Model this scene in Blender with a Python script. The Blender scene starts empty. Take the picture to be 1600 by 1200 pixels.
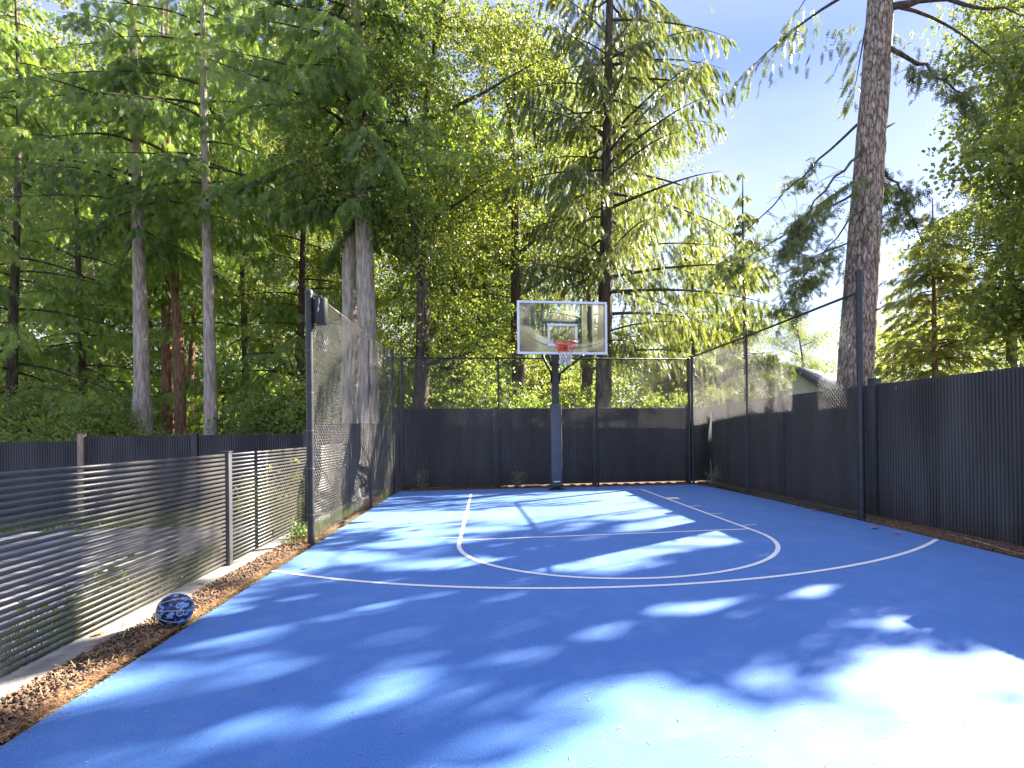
import bpy, math, random
import numpy as np

random.seed(7)
RNG = np.random.default_rng(11)
scene = bpy.context.scene
COL = scene.collection
R = math.radians

# ------------------------------------------------------------------ camera
CAM = np.array([-1.5342, -11.846, 1.3026])
YAW, PITCH, ROLL = 0.1439, 0.0035, -0.0117
_f = np.array([math.sin(YAW) * math.cos(PITCH), math.cos(YAW) * math.cos(PITCH), math.sin(PITCH)])
_r = np.array([math.cos(YAW), -math.sin(YAW), 0.0])
_u = np.cross(_r, _f)
_r2 = math.cos(ROLL) * _r + math.sin(ROLL) * _u
_u2 = -math.sin(ROLL) * _r + math.cos(ROLL) * _u
from mathutils import Matrix, Vector
cd = bpy.data.cameras.new('camera')
cam = bpy.data.objects.new('camera', cd)
COL.objects.link(cam)
M = Matrix.Identity(4)
for i in range(3):
    M[i][0] = _r2[i]; M[i][1] = _u2[i]; M[i][2] = -_f[i]; M[i][3] = CAM[i]
cam.matrix_world = M
cd.sensor_fit = 'HORIZONTAL'
cd.sensor_width = 36.0
cd.lens = 858.55 / 1600 * 36
cd.shift_x = (800 - 883.66) / 1600
cd.shift_y = (671.24 - 600) / 1600
cd.clip_start = 0.05
cd.clip_end = 3000
scene.camera = cam

# ------------------------------------------------------------------ light
SUN = np.array([1.0, 0.6, 0.69]); SUN /= np.linalg.norm(SUN)
SUN_EL = math.asin(SUN[2]); SUN_AZ = math.atan2(SUN[0], SUN[1])
world = bpy.data.worlds.new('World')
scene.world = world
world.use_nodes = True
nt = world.node_tree
for n in list(nt.nodes): nt.nodes.remove(n)
out = nt.nodes.new('ShaderNodeOutputWorld')
bg = nt.nodes.new('ShaderNodeBackground')
sky = nt.nodes.new('ShaderNodeTexSky')
sky.sky_type = 'NISHITA'
sky.sun_disc = False
sky.sun_elevation = SUN_EL
sky.sun_rotation = SUN_AZ
sky.air_density = 1.0
sky.dust_density = 0.3
sky.ozone_density = 2.0
# thin high cloud veil mixed over the blue
tc = nt.nodes.new('ShaderNodeTexCoord')
mp = nt.nodes.new('ShaderNodeMapping'); mp.inputs['Scale'].default_value = (1.4, 1.4, 3.2)
nz = nt.nodes.new('ShaderNodeTexNoise'); nz.inputs['Scale'].default_value = 1.7; nz.inputs['Detail'].default_value = 5
cr = nt.nodes.new('ShaderNodeValToRGB')
cr.color_ramp.elements[0].position = 0.42; cr.color_ramp.elements[0].color = (0, 0, 0, 1)
cr.color_ramp.elements[1].position = 0.80; cr.color_ramp.elements[1].color = (0.65, 0.65, 0.65, 1)
mx = nt.nodes.new('ShaderNodeMixRGB'); mx.inputs['Color2'].default_value = (2.1, 2.2, 2.6, 1)
nt.links.new(tc.outputs['Generated'], mp.inputs['Vector'])
nt.links.new(mp.outputs[0], nz.inputs['Vector'])
nt.links.new(nz.outputs['Fac'], cr.inputs['Fac'])
nt.links.new(cr.outputs['Color'], mx.inputs['Fac'])
nt.links.new(sky.outputs['Color'], mx.inputs['Color1'])
# pale milky layer: white at the horizon, light blue higher up
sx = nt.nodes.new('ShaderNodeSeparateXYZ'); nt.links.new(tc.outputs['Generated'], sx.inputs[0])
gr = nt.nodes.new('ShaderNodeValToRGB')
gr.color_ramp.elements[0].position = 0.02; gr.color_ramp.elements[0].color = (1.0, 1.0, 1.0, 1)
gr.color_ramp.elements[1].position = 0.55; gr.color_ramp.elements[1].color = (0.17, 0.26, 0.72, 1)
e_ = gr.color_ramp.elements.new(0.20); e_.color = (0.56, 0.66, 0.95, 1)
e_ = gr.color_ramp.elements.new(0.85); e_.color = (0.80, 0.84, 1.0, 1)  # brighter zenith, out of view, added to lift the fill light from above
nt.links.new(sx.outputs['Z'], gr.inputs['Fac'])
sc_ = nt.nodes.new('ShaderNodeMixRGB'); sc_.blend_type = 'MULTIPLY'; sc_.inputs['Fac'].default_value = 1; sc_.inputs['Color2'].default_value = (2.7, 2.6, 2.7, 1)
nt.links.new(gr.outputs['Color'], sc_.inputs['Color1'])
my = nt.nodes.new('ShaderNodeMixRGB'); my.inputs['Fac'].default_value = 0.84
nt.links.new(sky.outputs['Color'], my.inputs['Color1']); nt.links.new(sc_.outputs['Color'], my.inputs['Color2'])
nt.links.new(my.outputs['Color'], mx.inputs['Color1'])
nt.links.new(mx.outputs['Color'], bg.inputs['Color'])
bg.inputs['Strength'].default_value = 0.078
nt.links.new(bg.outputs[0], out.inputs[0])

ld = bpy.data.lights.new('sun', 'SUN')
ld.energy = 5.0
ld.angle = R(0.55)
ld.color = (1.0, 0.90, 0.76)
lo = bpy.data.objects.new('sun', ld)
COL.objects.link(lo)
lo.rotation_euler = Vector(SUN).to_track_quat('Z', 'Y').to_euler()
lo.location = (20, 12, 20)

vs = scene.view_settings
vs.view_transform = 'Standard'
vs.look = 'None'
vs.gamma = 1.0
vs.exposure = 2.85
scene.render.engine = 'CYCLES'
scene.cycles.max_bounces = 9
scene.cycles.diffuse_bounces = 6
scene.cycles.transmission_bounces = 6
scene.cycles.transparent_max_bounces = 8

# ------------------------------------------------------------------ helpers
def tag(o, label=None, cat=None, group=None, kind=None):
    if label: o['label'] = label
    if cat: o['category'] = cat
    if group: o['group'] = group
    if kind: o['kind'] = kind
    return o

def empty(name, loc=(0, 0, 0), rz=0.0):
    o = bpy.data.objects.new(name, None)
    o.empty_display_size = 0.2
    COL.objects.link(o)
    o.location = loc
    o.rotation_euler = (0, 0, rz)
    return o

def place(px, D, z=0.0):
    """ground position seen in column px at depth D"""
    lat = (px - 883.66) / 858.55 * D
    p = CAM + _f * D + _r * lat
    return np.array([p[0], p[1], z])

WORLD_ROOTS = set()      # roots whose parts are modelled in world coordinates
def wempty(name, loc):
    o = empty(name, loc); WORLD_ROOTS.add(o.name); return o

class Geo:
    """collects verts / faces of one mesh"""
    def __init__(self):
        self.v = []; self.f4 = []; self.f3 = []; self.n = 0; self.var = []
    def add(self, V, F4=None, F3=None, var=0.5):
        V = np.asarray(V, float).reshape(-1, 3)
        self.v.append(V)
        if F4 is not None and len(F4): self.f4.append(np.asarray(F4, int).reshape(-1, 4) + self.n)
        if F3 is not None and len(F3): self.f3.append(np.asarray(F3, int).reshape(-1, 3) + self.n)
        self.var.append(np.full(len(V), var) if np.isscalar(var) else np.asarray(var, float))
        self.n += len(V)
        return self
    def box(self, c, s, rz=0.0, rot=None):
        x, y, z = np.array(s) / 2.0
        V = np.array([[-x, -y, -z], [x, -y, -z], [x, y, -z], [-x, y, -z], [-x, -y, z], [x, -y, z], [x, y, z], [-x, y, z]])
        if rot is not None: V = V @ np.array(rot).T
        elif rz:
            c_, s_ = math.cos(rz), math.sin(rz)
            V = V @ np.array([[c_, -s_, 0], [s_, c_, 0], [0, 0, 1]]).T
        return self.add(V + np.array(c), [[0, 3, 2, 1], [4, 5, 6, 7], [0, 1, 5, 4], [1, 2, 6, 5], [2, 3, 7, 6], [3, 0, 4, 7]])
    def tube(self, P, r, n=10, cap=True, noise=0.0, rng=None, closed=False):
        P = np.asarray(P, float); K = len(P)
        r = np.full(K, r) if np.isscalar(r) else np.asarray(r, float)
        T = np.zeros_like(P)
        if closed:
            T = np.roll(P, -1, 0) - np.roll(P, 1, 0)
        else:
            T[1:-1] = P[2:] - P[:-2]; T[0] = P[1] - P[0]; T[-1] = P[-1] - P[-2]
        T /= np.linalg.norm(T, axis=1)[:, None] + 1e-9
        ref = np.array([0, 0, 1.0]) if abs(T[0][2]) < 0.9 else np.array([1.0, 0, 0])
        V = []
        a = np.linspace(0, 2 * np.pi, n, endpoint=False)
        A = None
        for k in range(K):
            if A is None: A = np.cross(T[k], ref)
            else: A = A - T[k] * np.dot(A, T[k])
            A = A / (np.linalg.norm(A) + 1e-9)
            B = np.cross(T[k], A)
            rr = r[k] * (1 + (noise * rng.normal(size=n) if noise else 0))
            V.append(P[k] + (np.cos(a) * rr)[:, None] * A + (np.sin(a) * rr)[:, None] * B)
        V = np.concatenate(V)
        F = []
        KK = K if closed else K - 1
        for k in range(KK):
            k2 = (k + 1) % K
            for i in range(n):
                j = (i + 1) % n
                F.append([k * n + i, k * n + j, k2 * n + j, k2 * n + i])
        F3 = []
        if cap and not closed:
            V = np.concatenate([V, P[:1], P[-1:]])
            c0, c1 = K * n, K * n + 1
            for i in range(n):
                j = (i + 1) % n
                F3.append([c0, j, i]); F3.append([c1, (K - 1) * n + i, (K - 1) * n + j])
        return self.add(V, F, F3)
    def build(self, name, mat, parent=None, smooth=False, bevel=0.0, attr=False, loc=None):
        V = np.concatenate(self.v) if self.v else np.zeros((0, 3))
        f4 = np.concatenate(self.f4) if self.f4 else np.zeros((0, 4), int)
        f3 = np.concatenate(self.f3) if self.f3 else np.zeros((0, 3), int)
        me = bpy.data.meshes.new(name)
        me.vertices.add(len(V)); me.vertices.foreach_set('co', V.astype(np.float32).ravel())
        nl = len(f4) * 4 + len(f3) * 3
        me.loops.add(nl)
        me.loops.foreach_set('vertex_index', np.concatenate([f4.ravel(), f3.ravel()]).astype(np.int32))
        me.polygons.add(len(f4) + len(f3))
        tot = np.concatenate([np.full(len(f4), 4), np.full(len(f3), 3)]).astype(np.int32)
        st = np.concatenate([[0], np.cumsum(tot)[:-1]]).astype(np.int32)
        me.polygons.foreach_set('loop_start', st)
        me.polygons.foreach_set('loop_total', tot)
        if smooth: me.polygons.foreach_set('use_smooth', np.ones(len(tot), bool))
        if attr:
            at = me.attributes.new('var', 'FLOAT', 'POINT')
            at.data.foreach_set('value', np.concatenate(self.var).astype(np.float32))
        me.update(calc_edges=True)
        me.materials.append(mat)
        o = bpy.data.objects.new(name, me)
        COL.objects.link(o)
        if parent is not None:
            o.parent = parent
            if parent.name in WORLD_ROOTS: o.location = -parent.location
        if loc is not None: o.location = loc
        if bevel:
            b = o.modifiers.new('bevel', 'BEVEL'); b.width = bevel; b.segments = 2; b.limit_method = 'ANGLE'
        return o

def copy_tree(o, parent=None):
    c = o.copy(); COL.objects.link(c); c.parent = parent
    for ch in list(o.children): copy_tree(ch, c)
    return c

# ------------------------------------------------------------------ materials
def mat(name, col=(0.5, 0.5, 0.5), rough=0.6, metal=0.0, spec=0.5, var=0.0, vscale=8.0, bump=0.0, bscale=40.0,
        col2=None, stretch=(1, 1, 1), detail=4.0, rvar=0.0, bdist=0.01):
    m = bpy.data.materials.new(name); m.use_nodes = True
    t = m.node_tree; b = t.nodes['Principled BSDF']
    b.inputs['Roughness'].default_value = rough
    b.inputs['Metallic'].default_value = metal
    b.inputs['Specular IOR Level'].default_value = spec
    b.inputs['Base Color'].default_value = (*col, 1)
    tcn = t.nodes.new('ShaderNodeTexCoord')
    mpn = t.nodes.new('ShaderNodeMapping'); mpn.inputs['Scale'].default_value = stretch
    t.links.new(tcn.outputs['Object'], mpn.inputs['Vector'])
    if var or col2 or rvar:
        n = t.nodes.new('ShaderNodeTexNoise'); n.inputs['Scale'].default_value = vscale; n.inputs['Detail'].default_value = detail
        t.links.new(mpn.outputs[0], n.inputs['Vector'])
        r = t.nodes.new('ShaderNodeValToRGB')
        c2 = col2 if col2 else tuple(min(1, c * (1 + var)) for c in col)
        c1 = col if col2 else tuple(c * (1 - var) for c in col)
        r.color_ramp.elements[0].position = 0.36; r.color_ramp.elements[0].color = (*c1, 1)
        r.color_ramp.elements[1].position = 0.64; r.color_ramp.elements[1].color = (*c2, 1)
        t.links.new(n.outputs['Fac'], r.inputs['Fac']); t.links.new(r.outputs['Color'], b.inputs['Base Color'])
        if rvar:
            mr = t.nodes.new('ShaderNodeMapRange')
            mr.inputs['To Min'].default_value = rough - rvar; mr.inputs['To Max'].default_value = rough + rvar
            t.links.new(n.outputs['Fac'], mr.inputs['Value']); t.links.new(mr.outputs[0], b.inputs['Roughness'])
    if bump:
        n2 = t.nodes.new('ShaderNodeTexNoise'); n2.inputs['Scale'].default_value = bscale; n2.inputs['Detail'].default_value = 6
        t.links.new(mpn.outputs[0], n2.inputs['Vector'])
        bp = t.nodes.new('ShaderNodeBump'); bp.inputs['Strength'].default_value = bump; bp.inputs['Distance'].default_value = bdist
        t.links.new(n2.outputs['Fac'], bp.inputs['Height']); t.links.new(bp.outputs[0], b.inputs['Normal'])
    return m

def leaf_mat(name, cols, trans=0.45, rough=0.42, tcol=1.9, nscale=0.6):
    """cols: list of (pos, rgb) ramp driven by the per-spray attribute mixed with a soft noise"""
    m = bpy.data.materials.new(name); m.use_nodes = True
    t = m.node_tree
    for n in list(t.nodes): t.nodes.remove(n)
    o = t.nodes.new('ShaderNodeOutputMaterial')
    at = t.nodes.new('ShaderNodeAttribute'); at.attribute_name = 'var'
    tcn = t.nodes.new('ShaderNodeTexCoord')
    nz = t.nodes.new('ShaderNodeTexNoise'); nz.inputs['Scale'].default_value = nscale; nz.inputs['Detail'].default_value = 2
    t.links.new(tcn.outputs['Object'], nz.inputs['Vector'])
    ad = t.nodes.new('ShaderNodeMath'); ad.operation = 'MULTIPLY_ADD'
    ad.inputs[1].default_value = 0.7; 
    t.links.new(nz.outputs['Fac'], ad.inputs[0])
    ml = t.nodes.new('ShaderNodeMath'); ml.operation = 'MULTIPLY_ADD'; ml.inputs[1].default_value = 0.65; ml.inputs[2].default_value = -0.17
    t.links.new(at.outputs['Fac'], ml.inputs[0]); t.links.new(ml.outputs[0], ad.inputs[2])
    r = t.nodes.new('ShaderNodeValToRGB')
    while len(r.color_ramp.elements) < len(cols): r.color_ramp.elements.new(0.5)
    for e, (p, c) in zip(r.color_ramp.elements, cols): e.position = p; e.color = (*c, 1)
    t.links.new(ad.outputs[0], r.inputs['Fac'])
    d = t.nodes.new('ShaderNodeBsdfPrincipled'); d.inputs['Roughness'].default_value = rough
    d.inputs['Specular IOR Level'].default_value = 0.6
    t.links.new(r.outputs['Color'], d.inputs['Base Color'])
    tr = t.nodes.new('ShaderNodeBsdfTranslucent')
    hs = t.nodes.new('ShaderNodeMixRGB'); hs.blend_type = 'MULTIPLY'; hs.inputs['Fac'].default_value = 1
    hs.inputs['Color2'].default_value = (tcol * 1.12, tcol * 1.08, tcol * 0.50, 1)
    t.links.new(r.outputs['Color'], hs.inputs['Color1']); t.links.new(hs.outputs['Color'], tr.inputs['Color'])
    mxs = t.nodes.new('ShaderNodeMixShader'); mxs.inputs['Fac'].default_value = trans
    t.links.new(d.outputs[0], mxs.inputs[1]); t.links.new(tr.outputs[0], mxs.inputs[2])
    t.links.new(mxs.outputs[0], o.inputs['Surface'])
    return m

def bark_mat(name, c1, c2, vscale=3.0, stretch=(6, 6, 1), bump=0.9, bdist=0.03):
    m = mat(name, c1, 0.9, col2=c2, vscale=vscale, stretch=stretch, bump=bump, bscale=4.0, detail=8, bdist=bdist, spec=0.2)
    return m

def plate_bark_mat(name):
    """thick flaky fir bark: vertical plates with dark fissures"""
    m = bpy.data.materials.new(name); m.use_nodes = True
    t = m.node_tree; b = t.nodes['Principled BSDF']; b.inputs['Roughness'].default_value = 0.92
    b.inputs['Specular IOR Level'].default_value = 0.2
    tcn = t.nodes.new('ShaderNodeTexCoord'); mp_ = t.nodes.new('ShaderNodeMapping'); mp_.inputs['Scale'].default_value = (24, 24, 6.5)
    t.links.new(tcn.outputs['Object'], mp_.inputs['Vector'])
    nz_ = t.nodes.new('ShaderNodeTexNoise'); nz_.inputs['Scale'].default_value = 0.9; nz_.inputs['Detail'].default_value = 6
    t.links.new(mp_.outputs[0], nz_.inputs['Vector'])
    mxv = t.nodes.new('ShaderNodeMixRGB'); mxv.inputs['Fac'].default_value = 0.62
    t.links.new(mp_.outputs[0], mxv.inputs['Color1']); t.links.new(nz_.outputs['Color'], mxv.inputs['Color2'])
    vo = t.nodes.new('ShaderNodeTexVoronoi'); vo.feature = 'DISTANCE_TO_EDGE'; vo.inputs['Scale'].default_value = 1.6
    t.links.new(mxv.outputs[0], vo.inputs['Vector'])
    r = t.nodes.new('ShaderNodeValToRGB')
    r.color_ramp.elements[0].position = 0.02; r.color_ramp.elements[0].color = (0.13, 0.098, 0.082, 1)
    r.color_ramp.elements[1].position = 0.12; r.color_ramp.elements[1].color = (0.34, 0.28, 0.245, 1)
    t.links.new(vo.outputs['Distance'], r.inputs['Fac'])
    n2 = t.nodes.new('ShaderNodeTexNoise'); n2.inputs['Scale'].default_value = 1.1; n2.inputs['Detail'].default_value = 8
    t.links.new(mp_.outputs[0], n2.inputs['Vector'])
    r2 = t.nodes.new('ShaderNodeValToRGB')
    r2.color_ramp.elements[0].position = 0.4; r2.color_ramp.elements[0].color = (0.55, 0.5, 0.48, 1)
    r2.color_ramp.elements[1].position = 0.65; r2.color_ramp.elements[1].color = (1.5, 1.5, 1.45, 1)
    t.links.new(n2.outputs['Fac'], r2.inputs['Fac'])
    mm = t.nodes.new('ShaderNodeMixRGB'); mm.blend_type = 'MULTIPLY'; mm.inputs['Fac'].default_value = 1
    t.links.new(r.outputs['Color'], mm.inputs['Color1']); t.links.new(r2.outputs['Color'], mm.inputs['Color2'])
    t.links.new(mm.outputs[0], b.inputs['Base Color'])
    bp = t.nodes.new('ShaderNodeBump'); bp.inputs['Strength'].default_value = 1.0; bp.inputs['Distance'].default_value = 0.03
    sm = t.nodes.new('ShaderNodeMath'); sm.operation = 'ADD'
    t.links.new(r.outputs['Color'], sm.inputs[0]); t.links.new(n2.outputs['Fac'], sm.inputs[1])
    t.links.new(sm.outputs[0], bp.inputs['Height']); t.links.new(bp.outputs[0], b.inputs['Normal'])
    return m

def court_mat():
    m = bpy.data.materials.new('court_paint'); m.use_nodes = True
    t = m.node_tree; b = t.nodes['Principled BSDF']
    tcn = t.nodes.new('ShaderNodeTexCoord')
    n1 = t.nodes.new('ShaderNodeTexNoise'); n1.inputs['Scale'].default_value = 0.9; n1.inputs['Detail'].default_value = 6
    t.links.new(tcn.outputs['Object'], n1.inputs['Vector'])
    r = t.nodes.new('ShaderNodeValToRGB')
    r.color_ramp.elements[0].position = 0.3; r.color_ramp.elements[0].color = (0.026, 0.136, 0.43, 1)
    r.color_ramp.elements[1].position = 0.75; r.color_ramp.elements[1].color = (0.040, 0.162, 0.49, 1)
    t.links.new(n1.outputs['Fac'], r.inputs['Fac'])
    n2 = t.nodes.new('ShaderNodeTexNoise'); n2.inputs['Scale'].default_value = 110; n2.inputs['Detail'].default_value = 5
    t.links.new(tcn.outputs['Object'], n2.inputs['Vector'])
    r2 = t.nodes.new('ShaderNodeValToRGB')
    r2.color_ramp.elements[0].position = 0.3; r2.color_ramp.elements[0].color = (0.68, 0.68, 0.70, 1)
    r2.color_ramp.elements[1].position = 0.7; r2.color_ramp.elements[1].color = (1.30, 1.30, 1.28, 1)
    t.links.new(n2.outputs['Fac'], r2.inputs['Fac'])
    mm = t.nodes.new('ShaderNodeMixRGB'); mm.blend_type = 'MULTIPLY'; mm.inputs['Fac'].default_value = 1
    t.links.new(r.outputs['Color'], mm.inputs['Color1']); t.links.new(r2.outputs['Color'], mm.inputs['Color2'])
    # pale scuffs and dust stains with their own shape
    n3 = t.nodes.new('ShaderNodeTexNoise'); n3.inputs['Scale'].default_value = 3.2; n3.inputs['Detail'].default_value = 9
    n3.inputs['Roughness'].default_value = 0.72
    t.links.new(tcn.outputs['Object'], n3.inputs['Vector'])
    r3 = t.nodes.new('ShaderNodeValToRGB')
    r3.color_ramp.elements[0].position = 0.50; r3.color_ramp.elements[0].color = (0, 0, 0, 1)
    r3.color_ramp.elements[1].position = 0.85; r3.color_ramp.elements[1].color = (0.35, 0.35, 0.35, 1)
    t.links.new(n3.outputs['Fac'], r3.inputs['Fac'])
    m3 = t.nodes.new('ShaderNodeMixRGB'); m3.inputs['Color2'].default_value = (0.22, 0.34, 0.62, 1)
    t.links.new(r3.outputs['Color'], m3.inputs['Fac']); t.links.new(mm.outputs[0], m3.inputs['Color1'])
    t.links.new(m3.outputs[0], b.inputs['Base Color'])
    b.inputs['Roughness'].default_value = 0.85
    b.inputs['Specular IOR Level'].default_value = 0.7
    b.inputs['Sheen Weight'].default_value = 0.10
    b.inputs['Sheen Roughness'].default_value = 0.5
    bp = t.nodes.new('ShaderNodeBump'); bp.inputs['Strength'].default_value = 0.5; bp.inputs['Distance'].default_value = 0.002
    t.links.new(n2.outputs['Fac'], bp.inputs['Height']); t.links.new(bp.outputs[0], b.inputs['Normal'])
    return m

MT = {}
MT['court'] = court_mat()
MT['line'] = mat('white_line_paint', (0.80, 0.81, 0.82), 0.55, var=0.08, vscale=30)
MT['black_metal'] = mat('black_coated_steel', (0.022, 0.024, 0.028), 0.42, var=0.25, vscale=12)
MT['wire'] = mat('fence_wire', (0.095, 0.088, 0.078), 0.33, metal=0.0, spec=0.8)
MT['board'] = mat('charcoal_ribbed_board', (0.030, 0.031, 0.033), 0.55, var=0.5, vscale=2.6, stretch=(1, 1, 0.16), bump=0.15, bscale=90)
MT['board_post'] = mat('charcoal_post', (0.040, 0.042, 0.045), 0.6, var=0.2, vscale=3)
MT['tan_post'] = mat('weathered_tan_post', (0.30, 0.22, 0.16), 0.7, var=0.2, vscale=4, stretch=(5, 5, 1))
MT['slat'] = mat('bronze_grey_slat', (0.060, 0.056, 0.050), 0.42, var=0.15, vscale=4, spec=0.6)
MT['slat_post'] = mat('dark_slat_post', (0.05, 0.052, 0.06), 0.45, var=0.15, vscale=4)
MT['concrete'] = mat('kerb_concrete', (0.27, 0.255, 0.235), 0.85, var=0.2, vscale=9, bump=0.5, bscale=70)
MT['soil'] = mat('forest_soil', (0.075, 0.045, 0.028), 0.95, col2=(0.16, 0.085, 0.045), vscale=14, bump=0.9, bscale=60, bdist=0.03)
MT['yard'] = mat('yard_ground', (0.05, 0.07, 0.03), 0.95, col2=(0.10, 0.085, 0.05), vscale=2.2, bump=0.8, bscale=30, bdist=0.04)
MT['patio'] = mat('patio_concrete', (0.20, 0.20, 0.21), 0.85, var=0.2, vscale=3, bump=0.3, bscale=60)
MT['stone'] = mat('lava_gravel', (0.045, 0.036, 0.030), 0.9, col2=(0.24, 0.165, 0.115), vscale=22, bump=0.5, bscale=120)
MT['needle'] = mat('fallen_needles', (0.20, 0.095, 0.045), 0.8, col2=(0.44, 0.27, 0.13), vscale=25)
MT['debris'] = mat('dry_plant_bits', (0.10, 0.06, 0.035), 0.8, col2=(0.42, 0.36, 0.26), vscale=6)
MT['dryleaf'] = mat('dry_brown_leaf', (0.42, 0.15, 0.05), 0.7, col2=(0.55, 0.28, 0.10), vscale=30)
MT['white_metal'] = mat('white_aluminium', (0.78, 0.79, 0.81), 0.4, var=0.04)
MT['target'] = mat('white_target_paint', (0.8, 0.8, 0.8), 0.5, var=0.03)
MT['rim'] = mat('orange_rim', (0.75, 0.07, 0.025), 0.4, var=0.1, vscale=20)
MT['net_white'] = mat('net_white', (0.75, 0.74, 0.70), 0.9, var=0.08, vscale=40)
MT['net_red'] = mat('net_red', (0.68, 0.05, 0.035), 0.9, var=0.1, vscale=40)
MT['pad'] = mat('slate_blue_pad', (0.066, 0.073, 0.082), 0.5, var=0.12, vscale=4, bump=0.12, bscale=200)
MT['green_metal'] = mat('grey_green_steel', (0.06, 0.085, 0.085), 0.45, var=0.1)
MT['speaker'] = mat('speaker_black', (0.02, 0.02, 0.022), 0.5, var=0.1)
MT['dropping'] = mat('white_splash', (0.7, 0.7, 0.68), 0.7, var=0.05)
MT['wall_white'] = mat('white_siding', (0.74, 0.75, 0.77), 0.7, var=0.04, vscale=3)
MT['roof'] = mat('blue_grey_shingle', (0.05, 0.068, 0.105), 0.8, var=0.35, vscale=9, bump=0.5, bscale=25)
MT['trim'] = mat('dark_roof_trim', (0.05, 0.05, 0.055), 0.6, var=0.1)
MT['bark_grey'] = bark_mat('grey_cedar_bark', (0.25, 0.212, 0.18), (0.52, 0.455, 0.40))
MT['bark_dark'] = bark_mat('dark_fir_bark', (0.045, 0.036, 0.030), (0.13, 0.105, 0.088))
MT['bark_red'] = bark_mat('red_cedar_bark', (0.15, 0.075, 0.05), (0.36, 0.21, 0.15))
MT['bark_plate'] = plate_bark_mat('flaky_fir_bark')
MT['twig'] = mat('twig', (0.055, 0.046, 0.036), 0.9, var=0.3, vscale=9)
MT['dryplant'] = mat('dry_plant', (0.15, 0.13, 0.09), 0.9, col2=(0.36, 0.31, 0.22), vscale=20)

def glass_mat():
    m = bpy.data.materials.new('backboard_glass'); m.use_nodes = True
    t = m.node_tree
    for n in list(t.nodes): t.nodes.remove(n)
    o = t.nodes.new('ShaderNodeOutputMaterial')
    tr = t.nodes.new('ShaderNodeBsdfTransparent'); tr.inputs['Color'].default_value = (0.93, 0.95, 0.88, 1)
    gl = t.nodes.new('ShaderNodeBsdfGlossy'); gl.inputs['Roughness'].default_value = 0.02
    df = t.nodes.new('ShaderNodeBsdfTranslucent'); df.inputs['Color'].default_value = (0.85, 0.86, 0.72, 1)
    fr = t.nodes.new('ShaderNodeFresnel'); fr.inputs['IOR'].default_value = 1.5
    m1 = t.nodes.new('ShaderNodeMixShader'); t.links.new(fr.outputs[0], m1.inputs['Fac'])
    t.links.new(tr.outputs[0], m1.inputs[1]); t.links.new(gl.outputs[0], m1.inputs[2])
    tcn = t.nodes.new('ShaderNodeTexCoord')
    nz_ = t.nodes.new('ShaderNodeTexNoise'); nz_.inputs['Scale'].default_value = 2.5; nz_.inputs['Detail'].default_value = 6
    t.links.new(tcn.outputs['Object'], nz_.inputs['Vector'])
    mr = t.nodes.new('ShaderNodeMapRange'); mr.inputs['From Min'].default_value = 0.35; mr.inputs['From Max'].default_value = 0.8
    mr.inputs['To Min'].default_value = 0.02; mr.inputs['To Max'].default_value = 0.09
    t.links.new(nz_.outputs['Fac'], mr.inputs['Value'])
    m2 = t.nodes.new('ShaderNodeMixShader'); t.links.new(mr.outputs[0], m2.inputs['Fac'])
    t.links.new(m1.outputs[0], m2.inputs[1]); t.links.new(df.outputs[0], m2.inputs[2])
    t.links.new(m2.outputs[0], o.inputs['Surface'])
    return m
MT['glass'] = glass_mat()

def ball_mat():
    m = bpy.data.materials.new('camo_ball'); m.use_nodes = True
    t = m.node_tree; b = t.nodes['Principled BSDF']; b.inputs['Roughness'].default_value = 0.38
    tcn = t.nodes.new('ShaderNodeTexCoord')
    n = t.nodes.new('ShaderNodeTexNoise'); n.inputs['Scale'].default_value = 24; n.inputs['Detail'].default_value = 2.5
    t.links.new(tcn.outputs['Object'], n.inputs['Vector'])
    r = t.nodes.new('ShaderNodeValToRGB'); r.color_ramp.interpolation = 'CONSTANT'
    r.color_ramp.elements[0].position = 0; r.color_ramp.elements[0].color = (0.012, 0.018, 0.05, 1)
    r.color_ramp.elements[1].position = 0.47; r.color_ramp.elements[1].color = (0.03, 0.075, 0.24, 1)
    e = r.color_ramp.elements.new(0.53); e.color = (0.24, 0.40, 0.70, 1)
    e = r.color_ramp.elements.new(0.60); e.color = (0.11, 0.11, 0.22, 1)
    t.links.new(n.outputs['Fac'], r.inputs['Fac']); t.links.new(r.outputs['Color'], b.inputs['Base Color'])
    vo = t.nodes.new('ShaderNodeTexVoronoi'); vo.inputs['Scale'].default_value = 260
    t.links.new(tcn.outputs['Object'], vo.inputs['Vector'])
    bp = t.nodes.new('ShaderNodeBump'); bp.inputs['Strength'].default_value = 0.4; bp.inputs['Distance'].default_value = 0.001
    t.links.new(vo.outputs['Distance'], bp.inputs['Height']); t.links.new(bp.outputs[0], b.inputs['Normal'])
    return m
MT['ball'] = ball_mat()
MT['seam'] = mat('pale_seam', (0.45, 0.53, 0.57), 0.5, var=0.05)

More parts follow.
